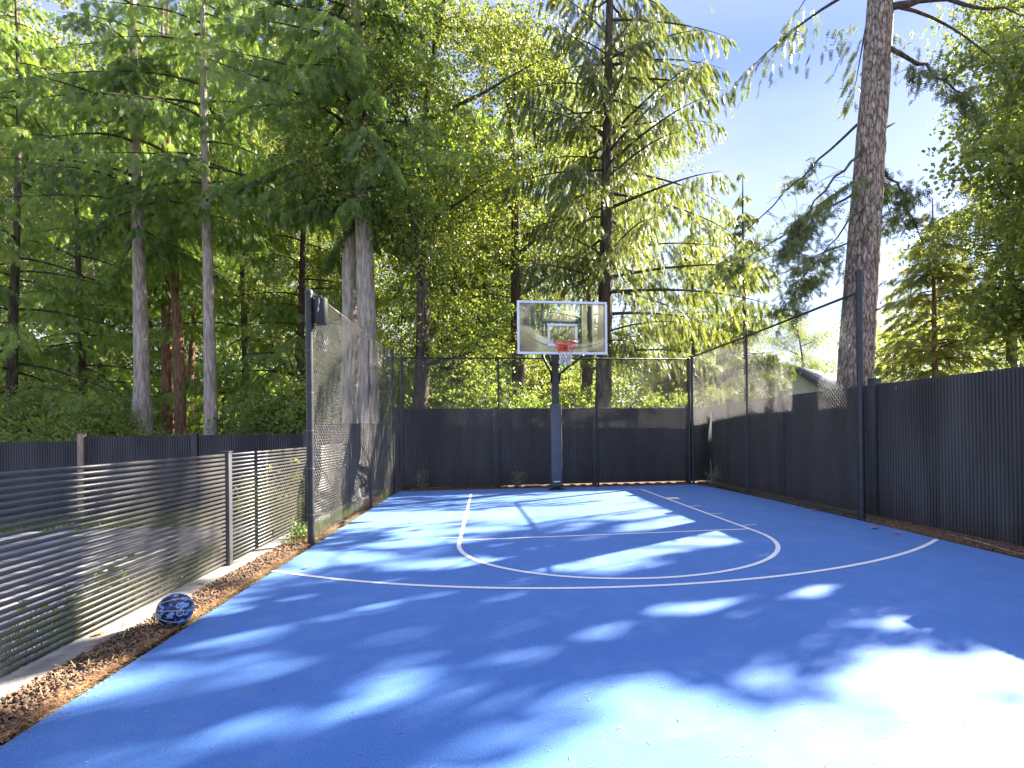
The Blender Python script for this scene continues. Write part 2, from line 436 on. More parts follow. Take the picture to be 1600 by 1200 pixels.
MT['cedar'] = leaf_mat('cedar_sprays', [(0.20, (0.040, 0.062, 0.024)), (0.45, (0.125, 0.200, 0.055)), (0.72, (0.24, 0.335, 0.090)), (0.93, (0.30, 0.31, 0.10)), (1.0, (0.42, 0.18, 0.05))], trans=0.48, nscale=2.2)
MT['fir'] = leaf_mat('fir_sprays', [(0.20, (0.035, 0.050, 0.020)), (0.5, (0.100, 0.130, 0.042)), (0.75, (0.19, 0.215, 0.065)), (1.0, (0.27, 0.25, 0.09))], trans=0.42, nscale=2.2)
MT['maple'] = leaf_mat('maple_leaves', [(0.20, (0.040, 0.062, 0.018)), (0.48, (0.125, 0.170, 0.042)), (0.78, (0.27, 0.300, 0.070)), (1.0, (0.42, 0.24, 0.06))], trans=0.48, nscale=2.0)
MT['shrub'] = leaf_mat('shrub_leaves', [(0.15, (0.08, 0.12, 0.035)), (0.5, (0.17, 0.23, 0.065)), (0.85, (0.30, 0.34, 0.10)), (1.0, (0.36, 0.33, 0.11))], trans=0.5)
MT['yellow'] = leaf_mat('pale_yellow_leaves', [(0.15, (0.22, 0.26, 0.05)), (0.5, (0.36, 0.38, 0.09)), (1.0, (0.50, 0.47, 0.16))], trans=0.4)
MT['grass'] = leaf_mat('grass_blades', [(0.15, (0.04, 0.09, 0.02)), (0.5, (0.09, 0.16, 0.035)), (1.0, (0.25, 0.26, 0.09))], trans=0.35)

# ------------------------------------------------------------------ ground and court
def sheet(name, xs, ys, zf, m, kind='structure', parent=None):
    X, Y = np.meshgrid(xs, ys, indexing='ij')
    Z = zf(X, Y)
    V = np.stack([X, Y, Z], -1).reshape(-1, 3)
    ny = len(ys); F = []
    for i in range(len(xs) - 1):
        for j in range(ny - 1):
            a = i * ny + j; F.append([a, a + ny, a + ny + 1, a + 1])
    g = Geo().add(V, F)
    o = g.build(name, m, parent, smooth=True)
    if kind: o['kind'] = kind
    return o

def ground_z(X, Y):
    z = np.full(X.shape, -0.03)
    z = np.where((X < -4.2), -0.46, z)
    z = np.where(((X > 4.9) | (Y > 2.4)) & (X >= -4.2), -0.15, z)
    far = np.hypot(X, Y) > 12
    bump = 0.05 * np.sin(X * 0.9 + 1.3) * np.cos(Y * 0.7)
    return z + np.where(far | (X > 4.9) | (Y > 2.4) | (X < -5), bump, 0)
xs = np.concatenate([[-900, -300, -120, -60], np.arange(-40, -4.2, 1.2), [-4.22, -4.18, -3.9, 0, 3.9, 4.6, 4.9, 5.0], np.arange(6, 40, 1.5), [60, 120, 300, 900]])
ys = np.concatenate([[-300, -60, -30], np.arange(-20, 2, 1.5), [2.3, 2.4, 2.5], np.arange(3.5, 45, 1.5), [60, 120, 300, 900]])
sheet('ground', xs, ys, ground_z, MT['yard'])

def strip_poly(name, pts, z, m, parent=None, thick=None):
    g = Geo()
    n = len(pts)
    V = [(x, y, z) for x, y in pts]
    me = bpy.data.meshes.new(name); me.from_pydata(V, [], [list(range(n))]); me.update(); me.materials.append(m)
    o = bpy.data.objects.new(name, me); COL.objects.link(o)
    if parent: o.parent = parent
    return o

XL, XR, YB = -3.62, 3.68, 0.86
# slab with a real thickness
def court_edge_r(y):
    # the right edge drifts a little, as in the photograph
    return float(np.interp(y, [-14, -6.5, -5.4, -4.8, -2.3, -0.1, 0.72], [3.66, 3.66, 3.68, 3.68, 3.66, 3.56, 3.42]))
ysr = np.linspace(-14.5, 0.7, 40)
pts = [(XL, -14.5)] + [(court_edge_r(y), y) for y in ysr] + [(3.38, 0.76), (-3.45, 0.9), (-3.5, 0.4)]
court = strip_poly('court', pts, 0.0, MT['court'])
court['kind'] = 'structure'
g = Geo()
P = np.array(pts)
for a, b in zip(P, np.roll(P, -1, 0)):
    g.add([[a[0], a[1], 0], [b[0], b[1], 0], [b[0], b[1], -0.05], [a[0], a[1], -0.05]], [[0, 1, 2, 3]])
g.build('court_edge', MT['court'], court)

# painted lines
lines = Geo()
ZL = 0.004
def seg_line(a, b, w=0.05):
    a = np.array(a, float); b = np.array(b, float); d = (b - a) / np.linalg.norm(b - a); n = np.array([-d[1], d[0]]) * w / 2
    lines.add([[*(a - n), ZL], [*(b - n), ZL], [*(b + n), ZL], [*(a + n), ZL]], [[0, 1, 2, 3]])
def arc_line(cx, cy, r, a0, a1, w=0.05, n=96, clip=None):
    A = np.linspace(a0, a1, n)
    V = []; F = []
    for i, a in enumerate(A):
        for rr in (r - w / 2, r + w / 2):
            V.append([cx + rr * math.cos(a), cy + rr * math.sin(a), ZL])
        if i: k = 2 * i; F.append([k - 2, k - 1, k + 1, k])
    lines.add(V, F)
KW, KL = 1.86, 5.30
seg_line((-KW - .025, 0), (KW + .025, 0), 0.045)
seg_line((-KW, -0.0225), (-KW, -KL)); seg_line((KW, -0.0225), (KW, -KL))
seg_line((-KW + .025, -KL + 0.22), (KW - .025, -KL + 0.22), 0.045)
arc_line(0, -KL, KW, math.pi, 2 * math.pi)
# long arc outside the key
c3x, c3y, r3 = -0.02, -1.42, 5.97
arc_line(c3x, c3y, r3, math.pi + math.asin((-c3y + 6.36 - 2 * 1.42 + 1.42) / r3) if False else math.pi + 0.935, 2 * math.pi - 0.915)
for s, ys_ in ((-1, (-3.9, -4.9)), (1, (-2.84, -3.74, -4.81))):
    for y in ys_: seg_line((s * (KW + .025), y), (s * (KW + .25), y + (0.02 if s > 0 else 0)), 0.03)
lines.add([[1.885, -1.62, ZL], [2.12, -1.59, ZL], [2.10, -1.86, ZL], [1.885, -1.84, ZL]], [[3, 2, 1, 0]])
lines.build('painted_lines', MT['line'], court)

# strips beside the court
g = Geo(); g.box((-4.03, -5.6, -0.22), (0.22, 13.6, 0.46)); 
kerb = g.build('kerb', MT['concrete'], bevel=0.012); kerb['kind'] = 'structure'; 
def soil_z(X, Y):
    return -0.012 + 0.022 * np.sin(X * 23 + 2 * np.sin(Y * 3)) * np.sin(Y * 9.1) * np.sin(Y * 2.3 + 1)
sheet('soil_strip', np.linspace(-3.93, -3.615, 8), np.linspace(-14.4, 1.9, 200), lambda X, Y: soil_z(X, Y) * .5, MT['soil'])
sheet('soil_strip', np.linspace(3.40, 4.70, 20), np.linspace(-14.4, 1.9, 160), lambda X, Y: soil_z(X, Y) - 0.035 + 0.04 * np.clip((X - 3.7) / 0.3, 0, 1), MT['soil'])
sheet('soil_strip', np.linspace(-3.6, 3.5, 90), np.linspace(0.8, 2.0, 12), lambda X, Y: soil_z(X, Y) - 0.03 + 0.03 * np.clip((Y - 0.95) / 0.2, 0, 1), MT['soil'])
sheet('patio', np.linspace(-12.5, -4.9, 12), np.linspace(-9.5, -0.6, 12), lambda X, Y: X * 0 - 0.40, MT['patio'])

# ------------------------------------------------------------------ loose ground cover (uncountable)
def ico():
    t = (1 + 5 ** .5) / 2
    V = np.array([[-1, t, 0], [1, t, 0], [-1, -t, 0], [1, -t, 0], [0, -1, t], [0, 1, t], [0, -1, -t], [0, 1, -t], [t, 0, -1], [t, 0, 1], [-t, 0, -1], [-t, 0, 1]]) / math.sqrt(1 + t * t)
    F = [[0, 11, 5], [0, 5, 1], [0, 1, 7], [0, 7, 10], [0, 10, 11], [1, 5, 9], [5, 11, 4], [11, 10, 2], [10, 7, 6], [7, 1, 8], [3, 9, 4], [3, 4, 2], [3, 2, 6], [3, 6, 8], [3, 8, 9], [4, 9, 5], [2, 4, 11], [6, 2, 10], [8, 6, 7], [9, 8, 1]]
    return V, np.array(F)
IV, IF = ico()
def stones(n, xr, yr, zr, sr, rng, prob=None):
    x = rng.uniform(*xr, n); y = rng.uniform(*yr, n); z = rng.uniform(*zr, n)
    if prob is not None:
        k = rng.random(n) < prob(x, y); x, y, z = x[k], y[k], z[k]; n = len(x)
    s = rng.uniform(*sr, (n, 1, 1)) * rng.uniform(0.6, 1.25, (n, 1, 3))
    V = IV[None] * rng.uniform(0.6, 1.3, (n, 12, 1)) * s
    a = rng.uniform(0, 6.28, n); c, s_ = np.cos(a), np.sin(a)
    Rz = np.zeros((n, 3, 3)); Rz[:, 0, 0] = c; Rz[:, 0, 1] = -s_; Rz[:, 1, 0] = s_; Rz[:, 1, 1] = c; Rz[:, 2, 2] = 1
    V = np.einsum('nij,nkj->nki', Rz, V) + np.stack([x, y, z], -1)[:, None]
    F = IF[None] + (np.arange(n) * 12)[:, None, None]
    return V.reshape(-1, 3), F.reshape(-1, 3)
g = Geo()
V, F = stones(14000, (-3.93, -3.64), (-10.5, 0.8), (-0.006, 0.018), (0.0035, 0.0145), RNG, prob=lambda x, y: np.where(y < -4.9, 1.0, 0.35))
g.add(V, F3=F)
tag(g.build('gravel', MT['stone']), 'loose brown lava gravel along the left edge of the court', 'gravel', kind='stuff')
g = Geo()
V, F = stones(900, (3.72, 4.12), (-12, 1.0), (-0.01, 0.012), (0.006, 0.018), RNG)
g.add(V, F3=F)
tag(g.build('gravel', MT['stone']), 'sparse small stones in the soil under the right fence', 'gravel', kind='stuff')

def needles(x, y, z, lr, wr, rng, tilt=0.15):
    n = len(x); a = rng.uniform(0, 6.28, n); L = rng.uniform(*lr, n) / 2; w = rng.uniform(*wr, n) / 2
    d = np.stack([np.cos(a) * L, np.sin(a) * L, rng.normal(0, tilt, n) * L], -1); s = np.stack([-np.sin(a) * w, np.cos(a) * w, 0 * w], -1)
    c = np.stack([x, y, z + np.abs(d[:, 2])], -1)
    V = np.stack([c - d - s, c + d - s, c + d + s, c - d + s], 1)
    return V.reshape(-1, 3), np.arange(4 * n).reshape(-1, 4)
g = Geo()
n = 5000
y = RNG.uniform(-11, 0.6, n); x = RNG.uniform(-3.93, -3.63, n)
V, F = needles(x, y, RNG.uniform(.014, .034, n), (0.012, 0.05), (0.002, 0.007), RNG, .4); g.add(V, F)
n = 2500
y = RNG.uniform(-11, 0.6, n); x = -3.62 + np.abs(RNG.normal(0, .05, n))
V, F = needles(x, y, np.full(n, .004), (0.01, 0.04), (0.0015, 0.004), RNG); g.add(V, F)
n = 16000
y = RNG.uniform(-11, 0.6, n); x = -3.605 - np.abs(RNG.normal(0, 0.045, n)); x = np.clip(x, -3.92, -3.585)
V, F = needles(x, y, RNG.uniform(0.004, 0.016, n), (0.015, 0.05), (0.0015, 0.004), RNG); g.add(V, F)
n = 9000
y = RNG.uniform(-11, 0.6, n); x = 3.70 + np.abs(RNG.normal(0, 0.18, n)); x = np.clip(x, 3.6, 4.5)
V, F = needles(x, y, RNG.uniform(0.0, 0.012, n), (0.015, 0.055), (0.0015, 0.004), RNG); g.add(V, F)
n = 3000
x = RNG.uniform(-3.5, 3.4, n); y = 0.86 + np.abs(RNG.normal(0, 0.1, n))
V, F = needles(x, y, RNG.uniform(0.0, 0.012, n), (0.015, 0.05), (0.0015, 0.004), RNG); g.add(V, F)
tag(g.build('needle_litter', MT['needle']), 'orange brown fallen needles lining the court edges', 'needle litter', kind='stuff')
g = Geo()
n = 3200
x = RNG.uniform(-3.5, 3.5, n); y = -11.6 + 12.0 * RNG.beta(0.9, 1.6, n) 
V, F = needles(x, y, np.full(n, 0.003), (0.006, 0.028), (0.0012, 0.004), RNG, 0.1); g.add(V, F)
tag(g.build('court_debris', MT['debris']), 'tiny scattered needles and seed specks on the blue court', 'debris', kind='stuff')

# ------------------------------------------------------------------ ribbed board fences
def ribbed_panel(a, b, z0, z1, face, pitch=0.05, depth=0.022, th=0.02):
    """corrugated board panel from a to b; face = +1/-1 side that carries the ribs"""
    a = np.array(a, float); b = np.array(b, float); L = np.linalg.norm(b - a); d = (b - a) / L
    n = np.array([-d[1], d[0]]) * face
    g = Geo(); k = max(1, int(round(L / pitch))); p = L / k
    prof = []
    for i in range(k):
        t = i * p
        prof += [(t, 0), (t + p * .18, 0), (t + p * .30, depth), (t + p * .88, depth), (t + p * 1.0 - 1e-4, 0)]
    prof.append((L, 0))
    F_ = np.array([[*(a + d * t + n * q), z0] for t, q in prof]); T_ = F_.copy(); T_[:, 2] = z1
    B_ = np.array([[*(a + d * t - n * th), z0] for t, q in prof]); BT = B_.copy(); BT[:, 2] = z1
    m = len(prof); V = np.concatenate([F_, T_, B_, BT]); F = []
    for i in range(m - 1):
        F += [[i, i + 1, m + i + 1, m + i], [m + i, m + i + 1, 3 * m + i + 1, 3 * m + i], [2 * m + i + 1, 2 * m + i, 3 * m + i, 3 * m + i + 1]]
    F += [[0, m, 3 * m, 2 * m], [m - 1, 3 * m - 1, 4 * m - 1, 2 * m - 1]]
    return g.add(V, F)

def post_box(x, y, z0, z1, w, m, parent, name='post', cap=0.012):
    g = Geo(); g.box((x, y, (z0 + z1) / 2), (w, w, z1 - z0)); 
    g.box((x, y, z1 + cap / 2), (w + 0.014, w + 0.014, cap))
    return g.build(name, m, parent, bevel=0.003)

# left yard fence
fw = wempty('board_fence', (-8, 1.53, -0.46))
tag(fw, 'charcoal ribbed board fence across the back of the left yard behind the slats', 'fence')
fx = [-15.06, -12.66, -10.26, -7.98, -5.62, -3.75]
for i in range(len(fx) - 1):
    zt = [1.16, 1.22, 1.32, 1.32, 1.55][i]
    o = ribbed_panel((fx[i] + .06, 1.53), (fx[i + 1] - .06, 1.53), -0.42, zt, -1).build('panel', MT['board'], fw)
for i, x in enumerate(fx[:-1]):
    o = post_box(x, 1.53, -0.5, [1.25, 1.28, 1.37, 1.345, 1.42][i], 0.115, MT['tan_post'] if i == 2 else MT['board_post'], fw)
    if i == 2: o['label'] = 'tan weathered post standing slightly above the charcoal panels'
# back fence
fb = wempty('board_fence', (0, 1.53, 0))
tag(fb, 'charcoal ribbed board fence directly behind the basketball hoop', 'fence')
bx = [-3.62, -1.30, 1.12, 3.55]
for i in range(3):
    ribbed_panel((bx[i] + .06, 1.53), (bx[i + 1] - .06, 1.53), 0.02, 1.885, -1).build('panel', MT['board'], fb)
for x in bx: post_box(x, 1.55, -0.1, 1.89 if x > 0 else 1.885, 0.11, MT['board_post'], fb)
g = Geo(); g.box((3.9, 1.53, 0.95), (0.58, 0.03, 1.87)); g.build('panel', MT['board'], fb)
# right fence
fr_ = wempty('board_fence', (4.2, -4.5, 0))
tag(fr_, 'charcoal ribbed board fence with square posts running up the right side', 'fence')
ry = [1.50, 0.62, -1.80, -4.36, -6.8, -9.24, -11.7]
for i in range(len(ry) - 1):
    zt = [1.93, 1.945, 1.95, 1.95, 1.95, 1.95][i]
    ribbed_panel((4.24, ry[i] - .07), (4.24, ry[i + 1] + .07), 0.0, zt, -1).build('panel', MT['board'], fr_)
for i, y_ in enumerate(ry): post_box(4.24, y_, -0.1, 2.03, 0.13, MT['board_post'], fr_)

# small splash marks and screws on the right fence
def splash(y, z, w, h, seed):
    rg_ = np.random.default_rng(seed); A = np.linspace(0, 2 * math.pi, 12, endpoint=False); q = rg_.uniform(.7, 1.1, 12)
    V = [[4.214, y + w * q[i] * math.cos(a), z + h * q[i] * math.sin(a)] for i, a in enumerate(A)] + [[4.211, y, z]]
    Geo().add(V, F3=[[i, (i + 1) % 12, 12] for i in range(12)] + [[(i + 1) % 12, i, 12] for i in range(12)]).build('splash_mark', MT['dropping'], fr_)
splash(-4.83, 1.86, .012, .035, 1); splash(-.97, 1.35, .014, .03, 2); splash(-5.3, .55, .008, .012, 3)
# ------------------------------------------------------------------ slat fence
sf = wempty('slat_fence', (-4.1, -6, 0.03))
tag(sf, 'low horizontal slat fence in bronze grey metal standing on the concrete kerb', 'fence')
SX = -4.10
sy = [-13.90, -11.40, -8.86, -5.93, -3.42, -0.95]
for i in range(5):
    g = Geo()
    for k in range(27):
        z = 0.048 + k * 0.0408
        g.box((SX, (sy[i] + sy[i + 1]) / 2, z), (0.016, sy[i + 1] - sy[i] - 0.085, 0.022))
    g.build('slat_panel', MT['slat'], sf)
    ym = (sy[i] + sy[i + 1]) / 2 - 0.20
    if i < 3: continue
    g = Geo(); g.box((SX - 0.018, ym, 0.57), (0.018, 0.03, 1.10)); g.build('mullion', MT['slat_post'], sf)
for y_ in sy: post_box(SX, y_, 0.0, 1.135, 0.072, MT['slat_post'], sf)

# ------------------------------------------------------------------ chain link fences
def chain_panel(a, b, z0, z1, pitch=0.0707, r=0.0027):
    """woven diamonds as crossing round wires clipped to the panel"""
    a = np.array(a, float); b = np.array(b, float); L = np.linalg.norm(b - a); d = (b - a) / L; n = np.array([-d[1], d[0]])
    H = z1 - z0; g = Geo()
    Vs = []; 
    for sgn in (1, -1):
        c = np.arange(-H, L + H, pitch)
        for c0 in c:
            # line: t = c0 + s*(z) for z in 0..H
            if sgn > 0: za = max(0, -c0); zb = min(H, L - c0)
            else: za = max(0, c0 - L); zb = min(H, c0)
            if zb - za < 0.02: continue
            p = a + d * (c0 + sgn * za); q = a + d * (c0 + sgn * zb)
            off = n * (0.0022 * sgn)
            P0 = np.array([*(p + off), z0 + za]); P1 = np.array([*(q + off), z0 + zb])
            D = (P1 - P0) / np.linalg.norm(P1 - P0); N = np.array([*n, 0.0]); B = np.cross(D, N)
            ring = [N * r, -N * r * .5 + B * r * .87, -N * r * .5 - B * r * .87]
            Vs.append([P0 + k for k in ring] + [P1 + k for k in ring])
    Vs = np.array(Vs); m = len(Vs)
    F = np.array([[0, 1, 4, 3], [1, 2, 5, 4], [2, 0, 3, 5]])[None] + (np.arange(m) * 6)[:, None, None]
    # knuckled selvage at the top edge
    g.add(Vs.reshape(-1, 3), F.reshape(-1, 4))
    return g

def round_post(x, y, z1, r, parent, m='black_metal', name='post', cap=True, z0=-0.1):
    g = Geo()
    P = [[x, y, z0], [x, y, z1]]; rr = [r, r]
    g.tube(P, rr, 18)
    if cap:
        g.tube([[x, y, z1 - 0.03], [x, y, z1], [x, y, z1 + r * .7], [x, y, z1 + r]], [r * 1.12, r * 1.12, r * .75, r * .1], 18)
    o = g.build(name, MT[m], parent, smooth=True)
    md = o.modifiers.new('edges', 'EDGE_SPLIT'); md.split_angle = R(40)
    return o

def rail(a, b, r, parent, name='top_rail'):
    return Geo().tube([a, b], r, 12).build(name, MT['black_metal'], parent, smooth=True)

cl = wempty('chain_link_fence', (-3.6, -2.3, 0))
tag(cl, 'tall chain link fence on the left side of the court, sunlit wires without top rail', 'fence')
lx = -3.60
chain_panel((lx, -4.90), (-3.52, 0.37), 0.05, 3.03).build('wire_mesh', MT['wire'], cl)
chain_panel((-3.51, 0.43), (-3.43, 1.12), 0.05, 3.03).build('wire_mesh', MT['wire'], cl)
round_post(lx, -4.95, 3.0, 0.041, cl)
round_post(-3.60, -1.55, 2.97, 0.024, cl)
round_post(-3.52, 0.40, 3.10, 0.036, cl)
Geo().tube([[lx, -4.92, 3.03], [-3.52, 0.37, 3.03]], 0.005, 6).build('tension_wire', MT['wire'], cl)
# tie bands round the big post
for z in (0.35, 0.9, 1.35, 1.8, 2.3, 2.75):
    Geo().tube([[lx + .043 * math.cos(a), -4.95 + .043 * math.sin(a), z] for a in np.linspace(0, 2 * math.pi, 24, endpoint=False)], 0.0045, 5, closed=True).build('tie_band', MT['wire'], cl)

cb = wempty('chain_link_fence', (0, 1.15, 0))
tag(cb, 'tall chain link fence behind the hoop with a thin black top rail', 'fence')
bY0, bY1 = 1.16, 1.04
def by(x): return bY0 + (bY1 - bY0) * (x + 3.43) / 6.87
bpx = [-3.43, -1.23, 1.12, 3.40]
for i in range(3):
    chain_panel((bpx[i] + .03, by(bpx[i])), (bpx[i + 1] - .03, by(bpx[i + 1])), 0.05, 3.02).build('wire_mesh', MT['wire'], cb)
for i, x in enumerate(bpx): round_post(x, by(x), 3.05, 0.034 if i in (0, 3) else 0.024, cb)
rail((bpx[0], by(bpx[0]), 3.04), (bpx[3], by(bpx[3]), 3.04), 0.019, cb)
rail((bpx[0], by(bpx[0]), 0.07), (bpx[3], by(bpx[3]), 0.07), 0.006, cb, 'bottom_wire')

cr_ = wempty('chain_link_fence', (3.75, -2, 0))
tag(cr_, 'tall chain link fence on the right of the court with a sloping top rail', 'fence')
rp = [(3.47, 1.0), (3.72, -1.34), (3.74, -4.72)]
for i in range(2):
    a, b = np.array(rp[i]), np.array(rp[i + 1])
    d = (b - a) / np.linalg.norm(b - a)
    chain_panel(a + d * .03, b - d * .035, 0.06, [3.08, 3.17][i]).build('wire_mesh', MT['wire'], cr_)
round_post(3.47, 1.0, 3.10, 0.034, cr_)
round_post(3.72, -1.34, 3.24, 0.027, cr_)
round_post(3.74, -4.72, 3.53, 0.046, cr_)
rail((3.47, 1.0, 3.09), (3.72, -1.34, 3.19), 0.020, cr_)
rail((3.72, -1.34, 3.19), (3.74, -4.72, 3.24), 0.020, cr_)
rail((3.47, 1.0, 0.07), (3.74, -4.72, 0.07), 0.006, cr_, 'bottom_wire')
g = Geo(); g.box((3.80, -1.9, -0.005), (0.07, 5.8, 0.07)); 
o = g.build('kerb', mat('mossy_timber', (0.06, 0.055, 0.035), 0.9, var=0.3, vscale=8)); o['kind'] = 'structure'

# ------------------------------------------------------------------ speaker on the post
sp = empty('outdoor_speaker', (-3.47, -4.93, 2.62))
tag(sp, 'black cylindrical outdoor speaker hung on a bracket from the tall left fence post', 'speaker')
g = Geo()
g.tube([[0, 0, 0], [0, 0, 0.012], [0, 0, 0.30], [0, 0, 0.312]], [0.068, 0.076, 0.076, 0.066], 28)
o = g.build('body', MT['speaker'], sp, smooth=True); o.modifiers.new('e', 'EDGE_SPLIT').split_angle = R(35)
g = Geo(); g.box((-0.085, 0, 0.15), (0.008, 0.03, 0.42)); g.box((-0.045, 0, 0.335), (0.11, 0.03, 0.008)); g.box((0.0, 0, 0.322), (0.02, 0.02, 0.02)); g.box((-0.045, 0, -0.018), (0.09, 0.02, 0.006))
g.build('bracket', MT['black_metal'], sp)
g = Geo()
for (u, z, w, h) in ((0.008, 0.27, 0.012, 0.05), (0.004, 0.225, 0.006, 0.05), (0.0, 0.17, 0.014, 0.045), (-0.006, 0.145, 0.008, 0.03), (0.012, 0.245, 0.007, 0.03)):
    A = np.linspace(0, 2 * math.pi, 10, endpoint=False)
    V = []
    for a in A:
        ang = (u + w / 2 * math.cos(a)) / 0.077 - math.pi / 2 - 0.1
        V.append([0.0775 * math.cos(ang), 0.0775 * math.sin(ang), z + h / 2 * math.sin(a)])
    me_n = len(V); V.append(list(np.mean(V, 0) * [1.01, 1.01, 1]))
    g.add(V, F3=[[i, (i + 1) % 10, 10] for i in range(10)])
g.build('bird_dropping', MT['dropping'], sp)

# ------------------------------------------------------------------ basketball hoop
hp = empty('basketball_hoop', (0.02, 0.41, 0))
tag(hp, 'basketball hoop with clear backboard, orange rim and slate padded pole', 'basketball hoop')
def hb(name, m, *boxes, bevel=0.003):
    g = Geo()
    for c, s in boxes: g.box(c, s)
    return g.build(name, MT[m], hp, bevel=bevel)
hb('pole', 'black_metal', ((0, 0, 1.55), (0.15, 0.15, 3.1)), ((0, 0, 0.01), (0.32, 0.32, 0.02)), ((0, 0, 2.42), (0.17, 0.17, 0.06)), ((0, 0, 3.106), (0.16, 0.16, 0.012)))
g = Geo(); g.box((0, 0, 1.0), (0.25, 0.25, 1.86))
pad = g.build('pad', MT['pad'], hp, bevel=0.03)
g = Geo(); g.box((0.0, -0.1285, 0.19), (0.15, 0.003, 0.022)); lab = g.build('label_strip', MT['white_metal'], pad)
g = Geo()
for z in (0.5, 0.95, 1.4, 1.8): g.box((0.1275, 0.03, z), (0.003, 0.05, 0.03))
g.box((0.127, 0.02, 1.0), (0.004, 0.012, 1.8))
g.build('velcro_seam', MT['slat'], pad)
BY = -1.28            # backboard plane relative to pole
BZ0, BZ1, BW = 2.86, 3.93, 0.915
# frame of the backboard
g = Geo(); t_ = 0.045
g.box((0, BY, BZ0 + t_ / 2), (2 * BW, 0.035, t_)); g.box((0, BY, BZ1 - t_ / 2), (2 * BW, 0.035, t_))
g.box((-BW + t_ / 2, BY, (BZ0 + BZ1) / 2), (t_, 0.034, BZ1 - BZ0 - 2 * t_)); g.box((BW - t_ / 2, BY, (BZ0 + BZ1) / 2), (t_, 0.034, BZ1 - BZ0 - 2 * t_))
bbf = g.build('backboard_frame', MT['white_metal'], hp, bevel=0.003)
g = Geo(); g.box((0, BY, (BZ0 + BZ1) / 2), (2 * BW - 2 * t_ + .01, 0.008, BZ1 - BZ0 - 2 * t_ + .01))
gl = g.build('glass_pane', MT['glass'], hp)
g = Geo(); tx, tz0, tz1, tw = 0.305, 3.02, 3.475, 0.05
yb = BY - 0.0065
g.box((0, yb, tz1 - tw / 2), (2 * tx, 0.003, tw)); g.box((0, yb, tz0 + tw / 2), (2 * tx, 0.003, tw))
g.box((-tx + tw / 2, yb, (tz0 + tz1) / 2), (tw, 0.003, tz1 - tz0 - 2 * tw)); g.box((tx - tw / 2, yb, (tz0 + tz1) / 2), (tw, 0.003, tz1 - tz0 - 2 * tw))
g.build('target_square', MT['target'], gl)
# rear struts
for s in (-1, 1):
    hb('strut', 'green_metal', ((s * 0.40, BY + 0.045, (BZ0 + BZ1) / 2), (0.045, 0.05, BZ1 - BZ0 - 0.03)))
    hb('inner_rail', 'green_metal', ((s * 0.60, BY + 0.03, (BZ0 + BZ1) / 2), (0.09, 0.012, BZ1 - BZ0 - 0.10)))
hb('cross_bar', 'green_metal', ((0, BY + 0.07, 3.545), (0.84, 0.05, 0.07)))
hb('cross_bar', 'green_metal', ((0, BY + 0.07, 3.06), (0.84, 0.05, 0.06)))
def bar(name, a, b, w, m='black_metal'):
    a = np.array(a, float); b = np.array(b, float); return Geo().tube([a, b], w, 4, noise=0).build(name, MT[m], hp)
for s in (-1, 1):
    bar('arm', (s * .09, 0.02, 3.05), (s * .30, BY + .1, 3.06), .035)
    bar('arm', (s * .09, 0.02, 2.80), (s * .30, BY + .1, 2.93), .028)
    bar('arm', (s * .09, 0.06, 3.08), (s * .33, BY + .1, 3.53), .030)
    Geo().tube([[s * .075, -0.02, 2.38], [s * .10, -0.10, 2.60], [s * .42, BY + .06, 2.85]], 0.026, 8).build('brace', MT['black_metal'], hp)
# rim and net
rc = np.array([0.0, BY - 0.38, 3.035]); rr = 0.2286
rimo = Geo().tube([[rc[0] + rr * math.cos(a), rc[1] + rr * math.sin(a), rc[2]] for a in np.linspace(0, 2 * math.pi, 48, endpoint=False)], 0.0095, 8, closed=True)
rimo.box((0, BY - 0.075, 3.005), (0.13, 0.13, 0.06)); rimo.box((0, BY - 0.02, 2.99), (0.18, 0.015, 0.13))
for s in (-1, 1): rimo.tube([[s * .05, BY - .12, 3.0], [s * .15, BY - .215, 3.02]], 0.009, 6)
rimo = rimo.build('rim', MT['rim'], hp, smooth=False)
def net(z_top, z_bot, lv, n, m, name, th=0.0035, r_of=None):
    g = Geo()
    for s in (1, -1):
        for i in range(n):
            P = []
            for k in range(lv + 1):
                f = k / lv; zz = z_top + (z_bot - z_top) * f
                a = 2 * math.pi * (i + 0.5 * s * k) / n
                q = r_of(zz); P.append([rc[0] + q * math.cos(a), rc[1] + q * math.sin(a), zz])
            g.tube(P, th, 4)
    return g.build(name, MT[m], hp)
def r_of(z): return float(np.interp(z, [2.60, 2.72, 2.82, 3.02], [0.115, 0.115, 0.125, 0.215]))
net(3.02, 2.83, 3, 12, 'net_red', 'red_net', r_of=r_of, th=0.0030)
net(2.83, 2.60, 4, 12, 'net_white', 'white_net', r_of=r_of, th=0.0048)

# ------------------------------------------------------------------ basketball
BR = 0.109
bb = empty('basketball', (-3.655, -7.73, BR + 0.004))
_v = (Vector(CAM) - bb.location).normalized(); _rt = Vector((0, 0, 1)).cross(_v).normalized(); _up = _v.cross(_rt)
_z = (_v * 0.96 - _up * 0.10 + _rt * 0.22).normalized(); _x = (_up - _rt * -0.12).normalized(); _x = (_x - _z * _x.dot(_z)).normalized(); _y = _z.cross(_x)
_m = Matrix.Identity(3)
for i in range(3): _m[i][0] = _x[i]; _m[i][1] = _y[i]; _m[i][2] = _z[i]
bb.rotation_euler = _m.to_euler()
tag(bb, 'blue camouflage basketball with pale seams resting against the gravel edge', 'basketball')
bpy.context.view_layer.update()
nn = 40; g = Geo(); V = []; F = []
for i in range(nn + 1):
    th = math.pi * i / nn
    for j in range(64):
        ph = 2 * math.pi * j / 64
        V.append([BR * math.sin(th) * math.cos(ph), BR * math.sin(th) * math.sin(ph), BR * math.cos(th)])
